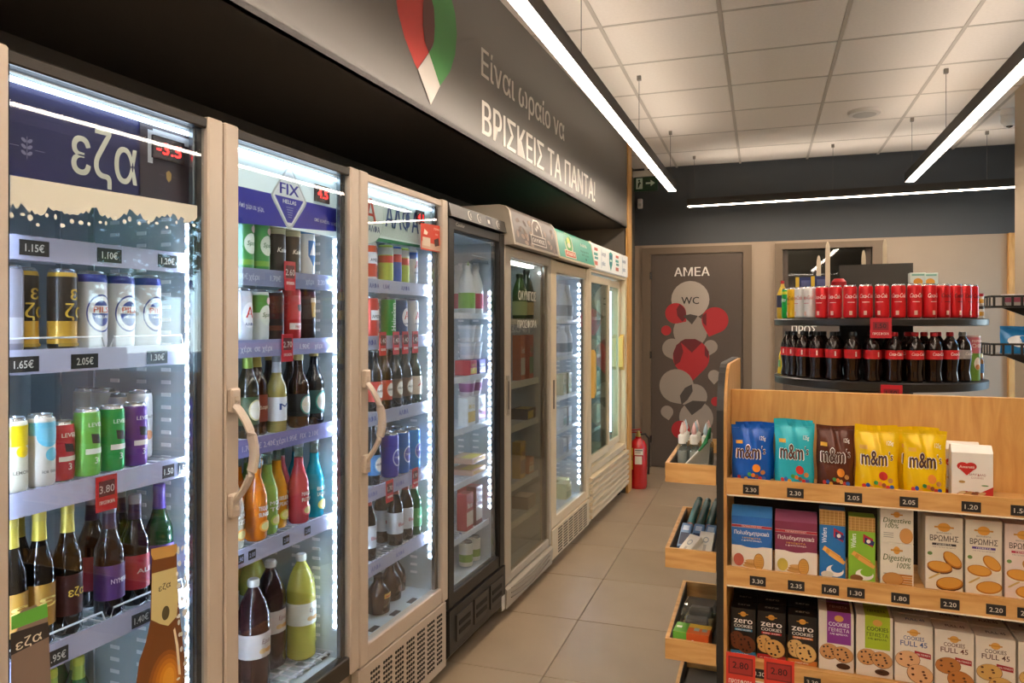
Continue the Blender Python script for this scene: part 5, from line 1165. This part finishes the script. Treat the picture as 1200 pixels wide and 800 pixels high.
def d_dig(up):
    def f(P, w, h):
        P.ell(0, h*.84, w*.10, h*.09, '#d99a3a', 18); P.rect(-w*.18, h*.82, w*.18, h*.86, '#c98a2c'); P.text('Digestive', 0, h*.60, h*.15, '#5a6a34', w=w*.82, shear=.15, bold=.02); P.text('100%', -w*.15 if up else w*.2, h*.44, h*.13, '#5a6a34', w=w*.4, shear=.15, bold=.01)
        for k in range(3): P.rect(-w*.4, h*(.28-.06*k), -w*.1, h*(.30-.06*k), '#9a9488')
        if up: P.ell(w*.28, h*.24, w*.2, h*.23, '#b97a34', 20); P.ell(w*.28, h*.25, w*.19, h*.215, '#cf9450', 20)
        else:
            for k in range(5): P.rect(w*.0, h*(.04+.055*k), w*.46, h*(.085+.055*k), ('#b97a34', '#cf9450')[k % 2])
            P.ell(-w*.12, h*.17, w*.32, h*.16, '#a86f30', 20); P.ell(-w*.12, h*.18, w*.30, h*.145, '#c88f4c', 20)
    return f
pr, x, h = gbox(1031, 1071, 637, .636, .085, .09, '#e2dac8', d_dig(False), 'cream digestive biscuit box, lower of a stack of two')
gbox(1031, 1071, 597, .636, .085, .09, '#e2dac8', d_dig(True), 'cream digestive biscuit box, upper of a stack of two', z0=.636+h+.001)
def d_oat(bar, txt):
    def f(P, w, h):
        P.ell(0, h*.86, w*.17, h*.06, '#d99a3a', 18); P.rect(-w*.26, h*.85, w*.26, h*.872, '#c98a2c'); P.text('ΒΙΟΛΑΝΤΑ', 0, h*.775, h*.018, '#7d7468', w=w*.4)
        P.text('ΒΡΩΜΗΣ', 0, h*.675, h*.075, '#4a3a30', w=w*.76, bold=.01); P.rect(-w*.32, h*.615, w*.32, h*.645, bar); P.text('ΓΕΜΙΣΤΑ', 0, h*.62, h*.02, '#efe8dc', w=w*.4, bold=.02); P.text('ΜΕ ΓΕΥΣΗ ΚΑΚΑΟ', 0, h*.585, h*.014, '#8a8074', w=w*.6); P.ell(-w*.38, h*.5, w*.07, h*.025, '#6a8a4a', 10)
        for cx, cy, rx, ry, ro in ((.22, .44, .30, .075, -.75), (-.12, .33, .34, .075, -.1), (.14, .12, .36, .085, .12)):
            P.ell(w*cx, h*(cy-.022), w*rx, h*ry, '#5a3018' if bar == '#3a3430' else '#e6dcc4', 20, ro); P.ell(w*cx, h*cy, w*rx, h*ry, '#b8721e', 20, ro); P.ell(w*cx, h*(cy+.006), w*rx*.88, h*ry*.84, '#d89a3e', 20, ro)
        for k in range(5): P.ell(-w*.36+k*w*.05, h*(.17+.015*k), w*.07, h*.012, '#c9a860', 8, .5)
    return f
for px0, px1, yt, bar, d in ((1084, 1129, 606, '#3a3430', 'brown'), (1131, 1175, 610, '#5a3f8a', 'purple'), (1177, 1222, 615, '#b82a48', 'pink')):
    gbox(px0, px1, yt, .636, .085, .075, '#e0d5c0' if d != 'pink' else '#e2cdc0', d_oat(bar, d), 'cream oat biscuit box with a %s name bar' % d, back=1)
# ---- third shelf
def d_zero(bar, chip, basec, strip):
    def f(P, w, h):
        P.rect(-w*.5, 0, w*.5, h*.10, strip); P.ell(0, h*.88, w*.12, h*.055, '#d99a3a', 16); P.rect(-w*.2, h*.87, w*.2, h*.89, '#c98a2c')
        P.text('zero', 0, h*.685, h*.135, '#f2ede4', w=w*.74, bold=.03); P.text('COOKIES', 0, h*.595, h*.065, '#f2ede4', w=w*.72, bold=.03); P.rect(-w*.34, h*.525, w*.36, h*.57, bar); P.text('ΧΩΡΙΣ ΖΑΧΑΡΗ', 0, h*.533, h*.028, '#f4ece4', w=w*.6, bold=.02)
        cookie(P, -w*.26, h*.38, w*.26, h*.12, basec, chip, 5, .3); cookie(P, -w*.2, h*.26, w*.28, h*.12, basec, chip, 5); cookie(P, w*.12, h*.25, w*.36, h*.18, basec, chip, 9, -.5)
        P.text('με σοκολάτα', -w*.1, h*.03, h*.03, '#e8dfd4', w=w*.6)
    return f
for px0, px1, yt, bar, base, strip, d in ((856, 886, 713, '#3f8ab4', '#6b3a22', '#2f7fae', 'blue'), (887, 921, 717, '#c0282c', '#d2a45c', '#a8222a', 'red'), (923, 958, 722, '#d9782a', '#d8b06a', '#c8702a', 'orange')):
    gbox(px0, px1, yt, .336, .10, .07, '#17120f', d_zero(bar, '#2a1710', base, strip), 'black cookie box with %s bar' % d, back=1, top=lambda P, w, dd: P.text('zero', 0, -dd*.1, .02, '#d8d2c8', w=w*.5, bold=.03))
def d_gem(pc, tc):
    def f(P, w, h):
        P.rect(-w*.26, h*.46, w*.42, h, pc); P.ell(w*.08, h*.89, w*.13, h*.055, '#d9a04a', 16); P.text('COOKIES', w*.08, h*.755, h*.07, tc, w=w*.58, bold=.02); P.text('ΓΕΜΙΣΤΑ', w*.08, h*.665, h*.06, tc, w=w*.58, bold=.0); P.text('ΜΕ ΚΡΕΜΑ', w*.08, h*.61, h*.03, tc, w=w*.5)
        cookie(P, -w*.2, h*.32, w*.27, h*.13, '#c8925a', '#3a2214', 8, .2); cookie(P, w*.2, h*.30, w*.28, h*.13, '#c8925a', '#3a2214', 8, -.3); P.ell(w*.2, h*.10, w*.2, h*.05, '#4a2c1a', 14)
    return f
tp = lambda txt, c, bgc: (lambda P, w, dd: (P.rect(-w*.26, -dd*.5, w*.42, dd*.45, bgc) if bgc else None, P.text(txt, w*.08, -dd*.1, .018, c, w=w*.5, bold=.02)))
gbox(959, 1001, 717, .336, .10, .085, '#e0d6c6', d_gem('#86308a', '#f0e6ee'), 'white filled cookie box with purple panel', back=1, top=tp('ΓΕΜΙΣΤΑ', '#d9c8b8', '#6a3324'))
gbox(1003, 1047, 722, .336, .10, .085, '#e0d6c6', d_gem('#a9bf2a', '#33401a'), 'white filled cookie box with lime panel', back=1, top=tp('ΓΕΜΙΣΤΑ', '#33401a', '#a9bf2a'))
def d_full(base, tc):
    def f(P, w, h):
        P.ell(0, h*.86, w*.12, h*.06, '#d9a04a', 16); P.rect(-w*.17, h*.85, w*.17, h*.875, '#c98a2c'); P.text('COOKIES', 0, h*.73, h*.07, tc, w=w*.54, bold=.01); P.text('FULL 45', 0, h*.625, h*.09, tc, w=w*.70, bold=.01)
        P.poly([(w*.02, h*.56), (w*.44, h*.53), (w*.44, h*.44), (w*.02, h*.47)], '#a8262c'); P.text('45% ΓΕΜΙΣΗ', w*.23, h*.485, h*.03, '#f0e4dc', w=w*.36, bold=.02, rot=-.05)
        cookie(P, -w*.16, h*.40, w*.32, h*.14, base, '#5a3016', 5, .1); cookie(P, w*.16, h*.17, w*.34, h*.16, base, '#5a3016', 6, -.3)
    return f
for px0, px1, yt, base, tc, d in ((1048, 1094, 732, '#d8a878', '#4a5a8a', 'blue lettering'), (1095, 1142, 740, '#b9783a', '#6a3a2a', 'brown lettering and dark chips'), (1143, 1191, 748, '#d0a45a', '#5a3a34', 'maroon lettering and plain cookies'), (1193, 1242, 755, '#d0a45a', '#6a4a34', 'a plain cookie beside the maroon lettered one')):
    gbox(px0, px1, yt, .336, .10, .085, '#e3d8c6', d_full(base, tc), 'white thick cookie box with '+d, back=1, top=tp('FULL 45', tc, None))
# ---- side trays and what lies in them
TRD = mat('#4a4238', .6)
x_l = gp(779.5, 600)[0]; TD = .60; SH = -.026
trays = []
for zt, zb in ((.982, .917), (.692, .626), (.383, .314), (.085, .02)):
    t = MB(); A = x_l; B = -.030; w_ = .012
    def par(x0, x1, y0, y1, z0, z1, m): t.prism([(x0+SH*y0/TD*(x0-B)/(A-B), y0), (x1+SH*y0/TD*(x1-B)/(A-B), y0), (x1+SH*y1/TD*(x1-B)/(A-B), y1), (x0+SH*y1/TD*(x0-B)/(A-B), y1)], z0, z1, m, 'z')
    par(A, B, 0, w_, zb, zt, OAKH); par(A, B, TD-w_, TD, zb, zt, OAKH); par(A, A+w_, w_, TD-w_, zb, zt, OAKH); par(B-w_, B, w_, TD-w_, zb, zt, BSTEEL)
    tr = ob('side_tray', t.mesh('side_tray'), gon)
    t = MB(); par(A+w_, B-w_, w_, TD-w_, zb, zb+.008, TRD); par(A+w_, A+w_+.003, w_, TD-w_, zb+.008, zt-.004, TRD); ob('tray_lining', t.mesh('tray_lining'), tr)
    trays.append(zb+.009)
def soap_bottle():
    b = MB().lathe([(.017, 0), (.019, .006), (.019, .092), (.016, .102), (.010, .106)], CLEAR, 14)
    q = MB().lathe([(.015, 0.002), (.0165, .006), (.0165, .08)], mat('#d9dcd6', .1, trans=.5), 12)
    c = MB().lathe([(.0135, .104), (.0145, .132), (.008, .138)], mat('#e8e4da', .4), 12)
    n = MB().lathe([(.006, .138), (.010, .148), (.007, .162), (.001, .180)], mat('#e8c9c4', .4), 10)
    return b, q, c, n
def soapp(nc):
    b, q, c, n = soap_bottle(); n = MB().lathe([(.006, .138), (.010, .148), (.007, .162), (.001, .180)], mat(nc, .4), 10)
    return Proto('bubble_bottle', 'bottle', [('bottle_body', b.mesh('soap_body', True)), ('liquid', q.mesh('soap_liquid', True)), ('cap', c.mesh('soap_cap', True)), ('nozzle', n.mesh('soap_nozzle', True))], .02, .14)
sb = [soapp('#e6cfc8'), soapp('#e8b9b4'), soapp('#b9d0d8')]
zt0 = trays[0]
for r_ in range(3):
    for c_ in range(3):
        place(sb[(r_+c_) % 3], G(x_l+.038+c_*.041, .135+r_*.042, zt0), GA, 'clear bubble bottle with %s nozzle in top tray' % ('cream', 'pink', 'pale blue')[(r_+c_) % 3], 'bubble bottles in the top tray')
STK = MB().tube([(0, 0, 0), (0, 0, .13)], .0032, mat('#dfe2da', .4), 8); STG = MB().tube([(0, 0, .13), (0, 0, .168)], .0034, mat('#1f7a3a', .4), 8)
stp = Proto('drawing_stick', 'stick', [('shaft', STK.mesh('shaft', True)), ('tip', STG.mesh('tip', True))])
for k in range(15):
    x = .022+.0075*k; dx = min(.115, .140-x); an = math.asin(dx/.172)
    place(stp, G(x_l+x, .020+.0055*k, zt0+.003), 0, 'white stick with green tip leaning in the top side tray', 'white sticks with green tips', rot=(0, an, GA))
TEAL = MB().lathe([(.014, 0), (.015, .003), (.015, .05)], mat('#d9d2c4', .4), 12).lathe([(.0152, .05), (.0152, .09)], mat('#b5502e', .4), 12).lathe([(.0152, .09), (.0152, .27), (.012, .275)], mat('#15615c', .4), 12)
tp_ = Proto('teal_tube', 'tube', [('tube_body', TEAL.mesh('tube_body', True)), ('cap', MB().lathe([(.012, .275), (.0125, .30)], mat('#0f4a46', .4), 10).mesh('tube_cap', True))])
z = trays[1]
for k, (xx, yy) in enumerate(((.032, .27), (.067, .26), (.102, .27))): place(tp_, G(x_l+xx, yy, z+.019), 0, ('teal tube with orange band lying against the tray side', 'teal tube with orange band in the middle of the tray', 'teal tube with orange band against the black panel')[k], rot=(rad(-74), 0, GA+rad(-3)))
wb = carton('white_packet', 'packet', .05, .10, .022, '#e0d8c8', lambda P, w, h: (P.ell(0, h*.65, w*.2, h*.12, '#9aa0a0', 14), P.ell(0, h*.65, w*.14, h*.08, '#e0d8c8', 12), P.rect(-w*.1, h*.15, w*.1, h*.45, '#b9b2a4')))
place(wb, G(x_l+.045, .045, z+.014), 0, 'white packet lying at a slant in the middle side tray', rot=(rad(-55), 0, GA-rad(35)))
place(wb, G(x_l+.118, .075, z+.014), 0, 'white packet leaning upright in the middle side tray', rot=(rad(-50), 0, GA+rad(-6)))
cb = carton('blue_clip_pack', 'packet', .038, .10, .02, '#6a8ab0', lambda P, w, h: (P.rect(-w*.4, h*.1, w*.4, h*.6, '#2b3350'), P.rect(-w*.3, h*.7, w*.3, h*.9, '#c4d0dc')))
for k in range(3): place(cb, G(x_l+.036+k*.043, .15+.004*k, z+.016), 0, 'blue clip packet %s in the middle side tray' % ('next to the oak side', 'between two others', 'next to the black panel')[k], rot=(rad(-48), 0, GA-rad(8)))
z = trays[2]
def d_fig(P, w, h): P.rect(-w*.35, h*.2, w*.35, h*.8, '#c9c2b6'); P.text('16', 0, h*.4, h*.3, '#7d766a', bold=.02)
cbx = Proto('clear_box', 'box', [('lid', MB().cbox(-.055, .055, -.045, .045, .045, .095, CLEAR, .006).mesh('clear_lid')), ('tray_insert', MB().cbox(-.052, .052, -.042, .042, .0, .045, mat('#c9ac7c', .6), .004).mesh('tray_insert')), ('contents', MB().cbox(-.04, .04, -.03, .03, .046, .07, mat('#8a8078', .4), .006).mesh('contents'))], .055, .095)
place(cbx, G(x_l+.083, .29, z), GA+rad(-4), 'clear plastic egg box behind another one in the lower tray'); place(cbx, G(x_l+.083, .185, z), GA+rad(5), 'clear plastic egg box behind the orange box in the lower tray')
def d_ob(P, w, h): P.rect(-w*.5, 0, -w*.12, h, '#6aa83a'); P.rect(-w*.12, 0, w*.5, h, '#d8602a'); P.rect(-w*.02, h*.15, w*.14, h*.35, '#efe6da'); P.ell(w*.06, h*.6, w*.06, h*.12, '#efe6da', 12)
def t_ob(P, w, d): P.rect(-w*.5, -d*.5, -w*.12, d*.5, '#6aa83a'); P.rect(-w*.12, -d*.5, w*.5, d*.1, '#d8682a'); P.rect(-w*.12, d*.1, w*.5, d*.5, '#d9b03a'); P.rect(w*.05, -d*.2, w*.2, d*.1, '#9aa4a8'); P.rect(w*.28, -d*.2, w*.42, d*.1, '#8f999c'); P.rect(-w*.45, -d*.1, -w*.3, d*.1, '#e8e4d8')
place(carton('toy_box', 'box', .120, .075, .085, '#d8602a', d_ob, t_ob), G(x_l+.082, .075, z), GA+rad(-2), 'orange and green cardboard box at the front of the lower tray')

# ================================================================== ROUND COLA STAND
p = at_depth(1026, HOR, 3.55); SX, SY = p.x, p.y
SA = math.atan2(-SX, SY)
stand = thing('round_stand', 'round black tiered stand with cola cans above cola bottles', 'display stand', (SX, SY, 0), SA)
def SP(ang, r, z): a = rad(ang); x, y = r*math.sin(a), -r*math.cos(a); c, s = math.cos(SA), math.sin(SA); return Vector((SX+x*c-y*s, SY+x*s+y*c, z))
SM = mat('#2c2a27', .35)
for zt, th in ((1.478, .032), (1.205, .040), (.90, .036), (.55, .036), (.16, .16)):
    ob('tier', MB().lathe([(.44, zt-th), (.458, zt-th+.004), (.46, zt-.004), (.455, zt), (.2, zt)], SM, 56).mesh('tier', True), stand)
ob('column', MB().box(-.155, .155, -.10, .10, .16, 1.735, mat('#39362f', .5)).mesh('column'), stand)
FIN = mat('#d9c9ac', .5)
for px, yt, ly in ((970, 283, -.16), (1037, 280, .13), (959.5, 299, .06), (1012, 293, .13)):
    d = 3.55+ly; q = at_depth(px, yt, d); h = q.z-1.478; loc = Vector((q.x-SX, q.y-SY, 0)); c, s_ = math.cos(-SA), math.sin(-SA); lx, lyy = loc.x*c-loc.y*s_, loc.x*s_+loc.y*c
    pts = [(-.010, 1.48), (.010, 1.48)]+[(.010*math.cos(k*math.pi/8), q.z-.05+.05*math.sin(k*math.pi/8)) for k in range(9)]
    ob('fin', MB().prism(pts, lyy-.006, lyy+.006, FIN, 'y').mesh('fin'), stand).location.x = lx
for zt, wz_ in ((1.445, .085), (1.163, .08)):
    x = .02 if zt > 1.3 else .06
    P = Print(.0005); w, h = .082, .085; ob('promo_tag', MB().box(x-w/2, x+w/2, -.470, -.464, zt-h+.035, zt+.035, mat('#c4182a', .35)).mesh('promo_tag'), stand)
    P.rect(x-w*.36, zt+.035-h*.6, x+w*.36, zt+.035-h*.2, '#8a1220'); P.text('1.50', x, zt+.035-h*.5, .02, '#2a0a0c', bold=.01); P.text('ΠΡΟΣΦΟΡΑ', x, zt+.035-h*.84, .010, '#f2dcd6', w=w*.75, bold=.03)
    ob('tag_print', P.mesh('tag_print', lambda u, v, o: (u, -.470-o, v)), stand)
kinds = [C_sprite, C_ylw, C_diet, C_diet]+[C_coke]*8+[C_zero]*4
names = ['green soda can at the end of the red can row', 'yellow soda can between green and white ones', 'white soda can beside the yellow one', 'white soda can beside the red ones']+['red cola can with white script on the upper tier']*8+['red cola can with black script on the upper tier']*4
for k, c in enumerate(kinds):
    a = (k-7.6)*8.7
    place(c, SP(a, .415, 1.479), SA+rad(a+(random.uniform(-28, 28) if 4 <= k < 12 else 0)), names[k], 'red cola cans with %s script' % ('white' if k < 12 else 'black') if k >= 4 else None)
bt = [(B_c0, -71+k*11.6) for k in range(7)]+[(B_c1, -71+(k+7)*11.6) for k in range(4)]+[(B_c2, -71+11*11.6)]
for k, (b, a) in enumerate(bt):
    nm = 'cola bottle with plain red label on the lower tier' if k < 7 else ('cola bottle with white script on the lower tier' if k < 11 else 'cola bottle with grey label and grey cap on the lower tier')
    place(b, SP(a, .405, 1.206), SA+rad(a), nm, ('plain label cola bottles', 'script label cola bottles')[k >= 7] if k < 11 else None)
    if k < 10: place(b, SP(-66+k*12.6, .333, 1.206), SA+rad(a), ('rear plain red label cola bottle behind the front arc' if k < 7 else 'rear script label cola bottle behind the front arc'), 'second arc of cola bottles')
TUBE = MB().lathe([(.037, 0), (.038, .003), (.038, .12)], mat('#6f9a3a', .4), 20).lathe([(.0381, .12), (.0381, .19)], mat('#cf6a78', .4), 20)
P = Print(.0004); P.ell(0, .075, .017, .028, '#e8e2d4', 16); P.ell(0, .06, .012, .012, '#c9844a', 12); P.text('CHIPS', 0, .145, .018, '#f0dcd4', w=.05, bold=.03); P.text('PAPRIKA', 0, .168, .012, '#f0dcd4', w=.05, bold=.02)
tb = Proto('chips_tube', 'tube', [('tube_body', TUBE.mesh('tube_body', True)), ('lid', MB().lathe([(.039, .19), (.039, .197)], mat('#d8b9b4', .3), 20).mesh('tube_lid', True)), ('front_print', P.mesh('tube_print', wrap(.0392), .006))])
place(tb, SP(70, .40, 1.206), SA+rad(40), 'green and pink chips tube beside the grey label bottle')
JAR = MB().lathe([(.026, 0), (.030, .004), (.030, .085), (.022, .098)], mat('#8a5a2a', .15), 16)
place(Proto('jar', 'jar', [('jar_body', JAR.mesh('jar_body', True)), ('lid', MB().lathe([(.025, .098), (.025, .115)], mat('#c9b27a', .35, .5), 16).mesh('jar_lid', True)), ('label', MB().lathe([(.0304, .03), (.0304, .07)], mat('#3f6a9a', .5), 16, False, False).mesh('jar_label', True))]), SP(83, .41, 1.206), SA+rad(40), 'small amber jar with blue label beside the chips tube')
tin = lambda c: Proto('spread_tin', 'jar', [('tin_body', MB().lathe([(.024, 0), (.025, .002), (.025, .042)], mat('#d9d2c4', .35), 16).mesh('tin_body', True)), ('lid', MB().lathe([(.0255, .042), (.0255, .055)], mat(c, .35), 16).mesh('tin_lid', True)), ('label', MB().lathe([(.0253, .012), (.0253, .03)], mat('#c9952e', .5), 16, False, False).mesh('tin_label', True))])
for k, c in enumerate(('#2a2422', '#b3242c')): place(tin(c), SP(82, .415, 1.479+k*.0565), SA+rad(45), ('spread jar with black lid at the bottom of the small jar stack', 'spread jar with red lid on top of the small jar stack')[k])
SAU = bottle(.19, .027, '#d8b02a', '#b82a24', '#2b2f4a', None, None, [(.8, 0), (1, .05), (1, .62), (.7, .75), (.35, .86), (.3, .95)], lab=(.3, .62), name='sauce_bottle', rough=.3)
place(SAU, SP(-83, .42, 1.479), SA+rad(-40), 'yellow sauce bottle with red cap at the end of the can row')
bx = carton('pasta_box', 'box', .075, .20, .045, '#2b3566', lambda P, w, h: (P.rect(-w*.5, 0, -w*.28, h, '#d9b52a'), P.rect(-w*.15, h*.78, w*.4, h*.92, '#5a6294'), P.rect(-w*.15, h*.5, w*.4, h*.7, '#7d84ac')))
place(bx, SP(-66, .335, 1.479), SA+rad(-8), 'navy and yellow box behind the yellow soda can'); place(bx, SP(-50, .305, 1.479), SA+rad(-4), 'navy and yellow box behind the white soda cans')
rj = Proto('red_lid_jar', 'jar', [('jar_body', MB().lathe([(.03, 0), (.032, .004), (.032, .14)], mat('#d9c9ae', .3), 16).mesh('jar_body', True)), ('lid', MB().lathe([(.033, .14), (.033, .17), (.02, .185)], mat('#b8242a', .35), 16).mesh('jar_lid', True))])
place(rj, SP(-36, .26, 1.479), SA, 'jar with red lid beside the black column')
cp = Proto('patterned_carton', 'box', carton('x', 'x', .062, .20, .05, '#cfe0d6', lambda P, w, h: (P.ell(0, h*.8, w*.3, h*.08, '#e0a03a', 12), P.ell(w*.1, h*.72, w*.2, h*.05, '#e8d8b4', 10), P.rect(-w*.4, h*.93, w*.4, h*.97, '#7fb5a4'))).parts, .03, .2)
for k, a in enumerate((33, 45)): place(cp, SP(a, .30, 1.479), SA+rad(8), ('pale green carton with orange picture next to the black column', 'pale green carton with orange picture at the end of its pair')[k])
def d_bag(P, w, h): P.ell(0, h*.6, w*.3, h*.14, '#e6d23a', 14); P.rect(-w*.4, h*.2, w*.4, h*.4, '#4f8a34')
for k, (a, c, zz) in enumerate(((-87, '#d8b52a', 1.206), (-104, '#c9862e', 1.206), (-121, '#7fae3a', 1.206))):
    place(pouch(.10, .17, .06, c, d_bag, seed=20+k), SP(a, .41, zz), SA+rad(a), ('yellow', 'amber', 'lime')[k]+' snack bag at the edge of the cola bottle tier')
bluebox = carton('blue_box', 'box', .10, .17, .05, '#23456e', lambda P, w, h: P.rect(-w*.4, h*.5, w*.4, h*.8, '#3f6a9a'))
place(bluebox, SP(58, .25, 1.206), SA+rad(10), 'blue box behind the script label bottles'); place(bluebox, SP(95, .24, 1.206), SA+rad(40), 'blue box beside the chips tube behind the bottles')

# ================================================================== WIRE RACK AT THE PILLAR
RY = 4.95; rx0 = at_plane(1161, 370, (0, RY, 0), (0, 1, 0)).x
rack = thing('wire_rack', 'black wire shelf rack fixed in front of the pale pillar', 'shelf', (rx0, RY, 0))
tops = []
for yt, yb in ((346, 360), (402, 417)):
    zt, zb = at_plane(1165, yt, (0, RY, 0), (0, 1, 0)).z, at_plane(1165, yb, (0, RY, 0), (0, 1, 0)).z; tops.append(zb+.012)
    s_ = ob('rack_shelf', MB().box(0, .6, 0, .34, zb, zb+.01, SM).mesh('rack_shelf'), rack)
    ob('rail', MB().box(0, .6, 0, .008, zt-.012, zt, SM).box(0, .008, .008, .34, zt-.012, zt, SM).mesh('rail'), s_)
    for k in range(13): ob('rod', MB().box(.012+k*.046, .024+k*.046, .001, .007, zb+.01, zt-.012, SM).mesh('rod'), s_)
    for k in range(6): ob('rod', MB().box(.001, .007, .03+k*.055, .042+k*.055, zb+.01, zt-.012, SM).mesh('rod'), s_)
    ob('bracket', MB().prism([(.10, zb), (.6, zb), (.6, zb-.16), (.45, zb-.15)], .16, .18, SM, 'y').mesh('bracket'), s_)
ob('upright', MB().box(.55, .60, .30, .345, 0, 1.9, SM).mesh('upright'), rack)
bw = Proto('bowl_pack', 'food pack', [('bowl', MB().lathe([(.05, 0), (.075, .05), (.078, .054)], mat('#dcd6cc', .35), 18).mesh('bowl', True)), ('lid', MB().lathe([(.08, .054), (.08, .066)], mat('#e6dcd6', .3), 18).mesh('bowl_lid', True)), ('label', MB().lathe([(.062, .02), (.0755, .046)], mat('#c96a80', .5), 18, False, False).mesh('bowl_label', True))])
place(bw, Vector((rx0+.17, RY+.14, tops[0])), 0, 'white bowl pack with pink label on the upper rack shelf')
place(bw, Vector((rx0+.36, RY+.14, tops[0])), 0, 'second white bowl pack with pink label further along the upper rack shelf')
bagp = pouch(.20, .16, .11, '#2f86c4', lambda P, w, h: (P.ell(0, h*.45, w*.36, h*.22, '#e8ecee', 16), P.text('salt', 0, h*.4, h*.14, '#2468a8', bold=.03)), name='tissue_bag', seal=.12, seed=9)
place(bagp, Vector((rx0+.18, RY+.14, tops[1])), rad(5), 'blue and white bag on the lower rack shelf')

# ================================================================== OUTSIDE THE WINDOW
struct('pavement', MB().box(XR+.2, 30, -20, 30, -.2, -.1, mat('#8f8a82', .9)).mesh('pavement'), 'grey pavement outside the shop window')
def tree(x, y, h, r, seed, label):
    t = thing('street_tree', label, 'tree', (x, y, -.1)); rnd = random.Random(seed)
    ob('trunk', MB().tube([(0, 0, 0), (.05, .03, h*.3), (-.03, .02, h*.6)], .11, mat('#4a3a2a', .9), 8).mesh('trunk', True), t)
    m = MB(); G1, G2 = mat('#4f7a2c', .6), mat('#35591f', .6); vs1, vs2 = [], []
    for k in range(2600):
        u, v_, q = rnd.gauss(0, 1), rnd.gauss(0, 1), rnd.gauss(0, 1); l = math.sqrt(u*u+v_*v_+q*q); rr = r*rnd.random()**.4
        c = Vector((u/l*rr, v_/l*rr, h*.72+q/l*rr*.8)); a = Vector((rnd.uniform(-1, 1), rnd.uniform(-1, 1), rnd.uniform(-.6, .6))).normalized()*.11; b = a.cross(Vector((rnd.random(), rnd.random(), 1))).normalized()*.055
        (vs1 if k % 2 else vs2).extend([c-a, c+b, c+a, c-b])
    for vs, mm_ in ((vs1, G1), (vs2, G2)): m.add(vs, [(i, i+1, i+2, i+3) for i in range(0, len(vs), 4)], mm_)
    o = ob('foliage', m.mesh('foliage'), t); o['kind'] = 'stuff'
tree(7.2, 5.4, 3.6, 1.5, 1, 'leafy street tree outside the window opposite the first fridges'); tree(8.5, 9.0, 4.2, 1.7, 2, 'larger leafy street tree farther along the pavement')

# ================================================================== labels: count look-alikes from something one can find
ORD = 'first second third fourth fifth sixth seventh eighth ninth tenth eleventh twelfth thirteenth fourteenth fifteenth'.split()
tops = {}
for o in bpy.data.objects:
    if o.parent is None and o.get('label'): tops.setdefault(o['label'], []).append(o)
for lb, os_ in tops.items():
    if len(os_) < 2: continue
    n = os_[0].name.split('.')[0]
    if n in ('drink_can', 'cola_bottle') and 'tier' in lb or 'front arc' in lb:
        c, s_ = math.cos(-SA), math.sin(-SA)
        os_.sort(key=lambda o: math.atan2((o.location.x-SX)*c-(o.location.y-SY)*s_, -((o.location.x-SX)*s_+(o.location.y-SY)*c))); suf = 'from sauce bottle'
    elif n in ('drawing_stick', 'bubble_bottle'): os_.sort(key=lambda o: (round((o.location-GO).dot(GXv), 2), o.location.y)); suf = 'from the oak side'
    else: os_.sort(key=lambda o: (o.location.dot(ROWT), -o.location.x)); suf = 'from handle'
    for k, o in enumerate(os_):
        o['label'] = '%s, %s %s' % (lb, ORD[k], suf)
        if len(o['label'].split()) > 16: print('LONG', o['label'])
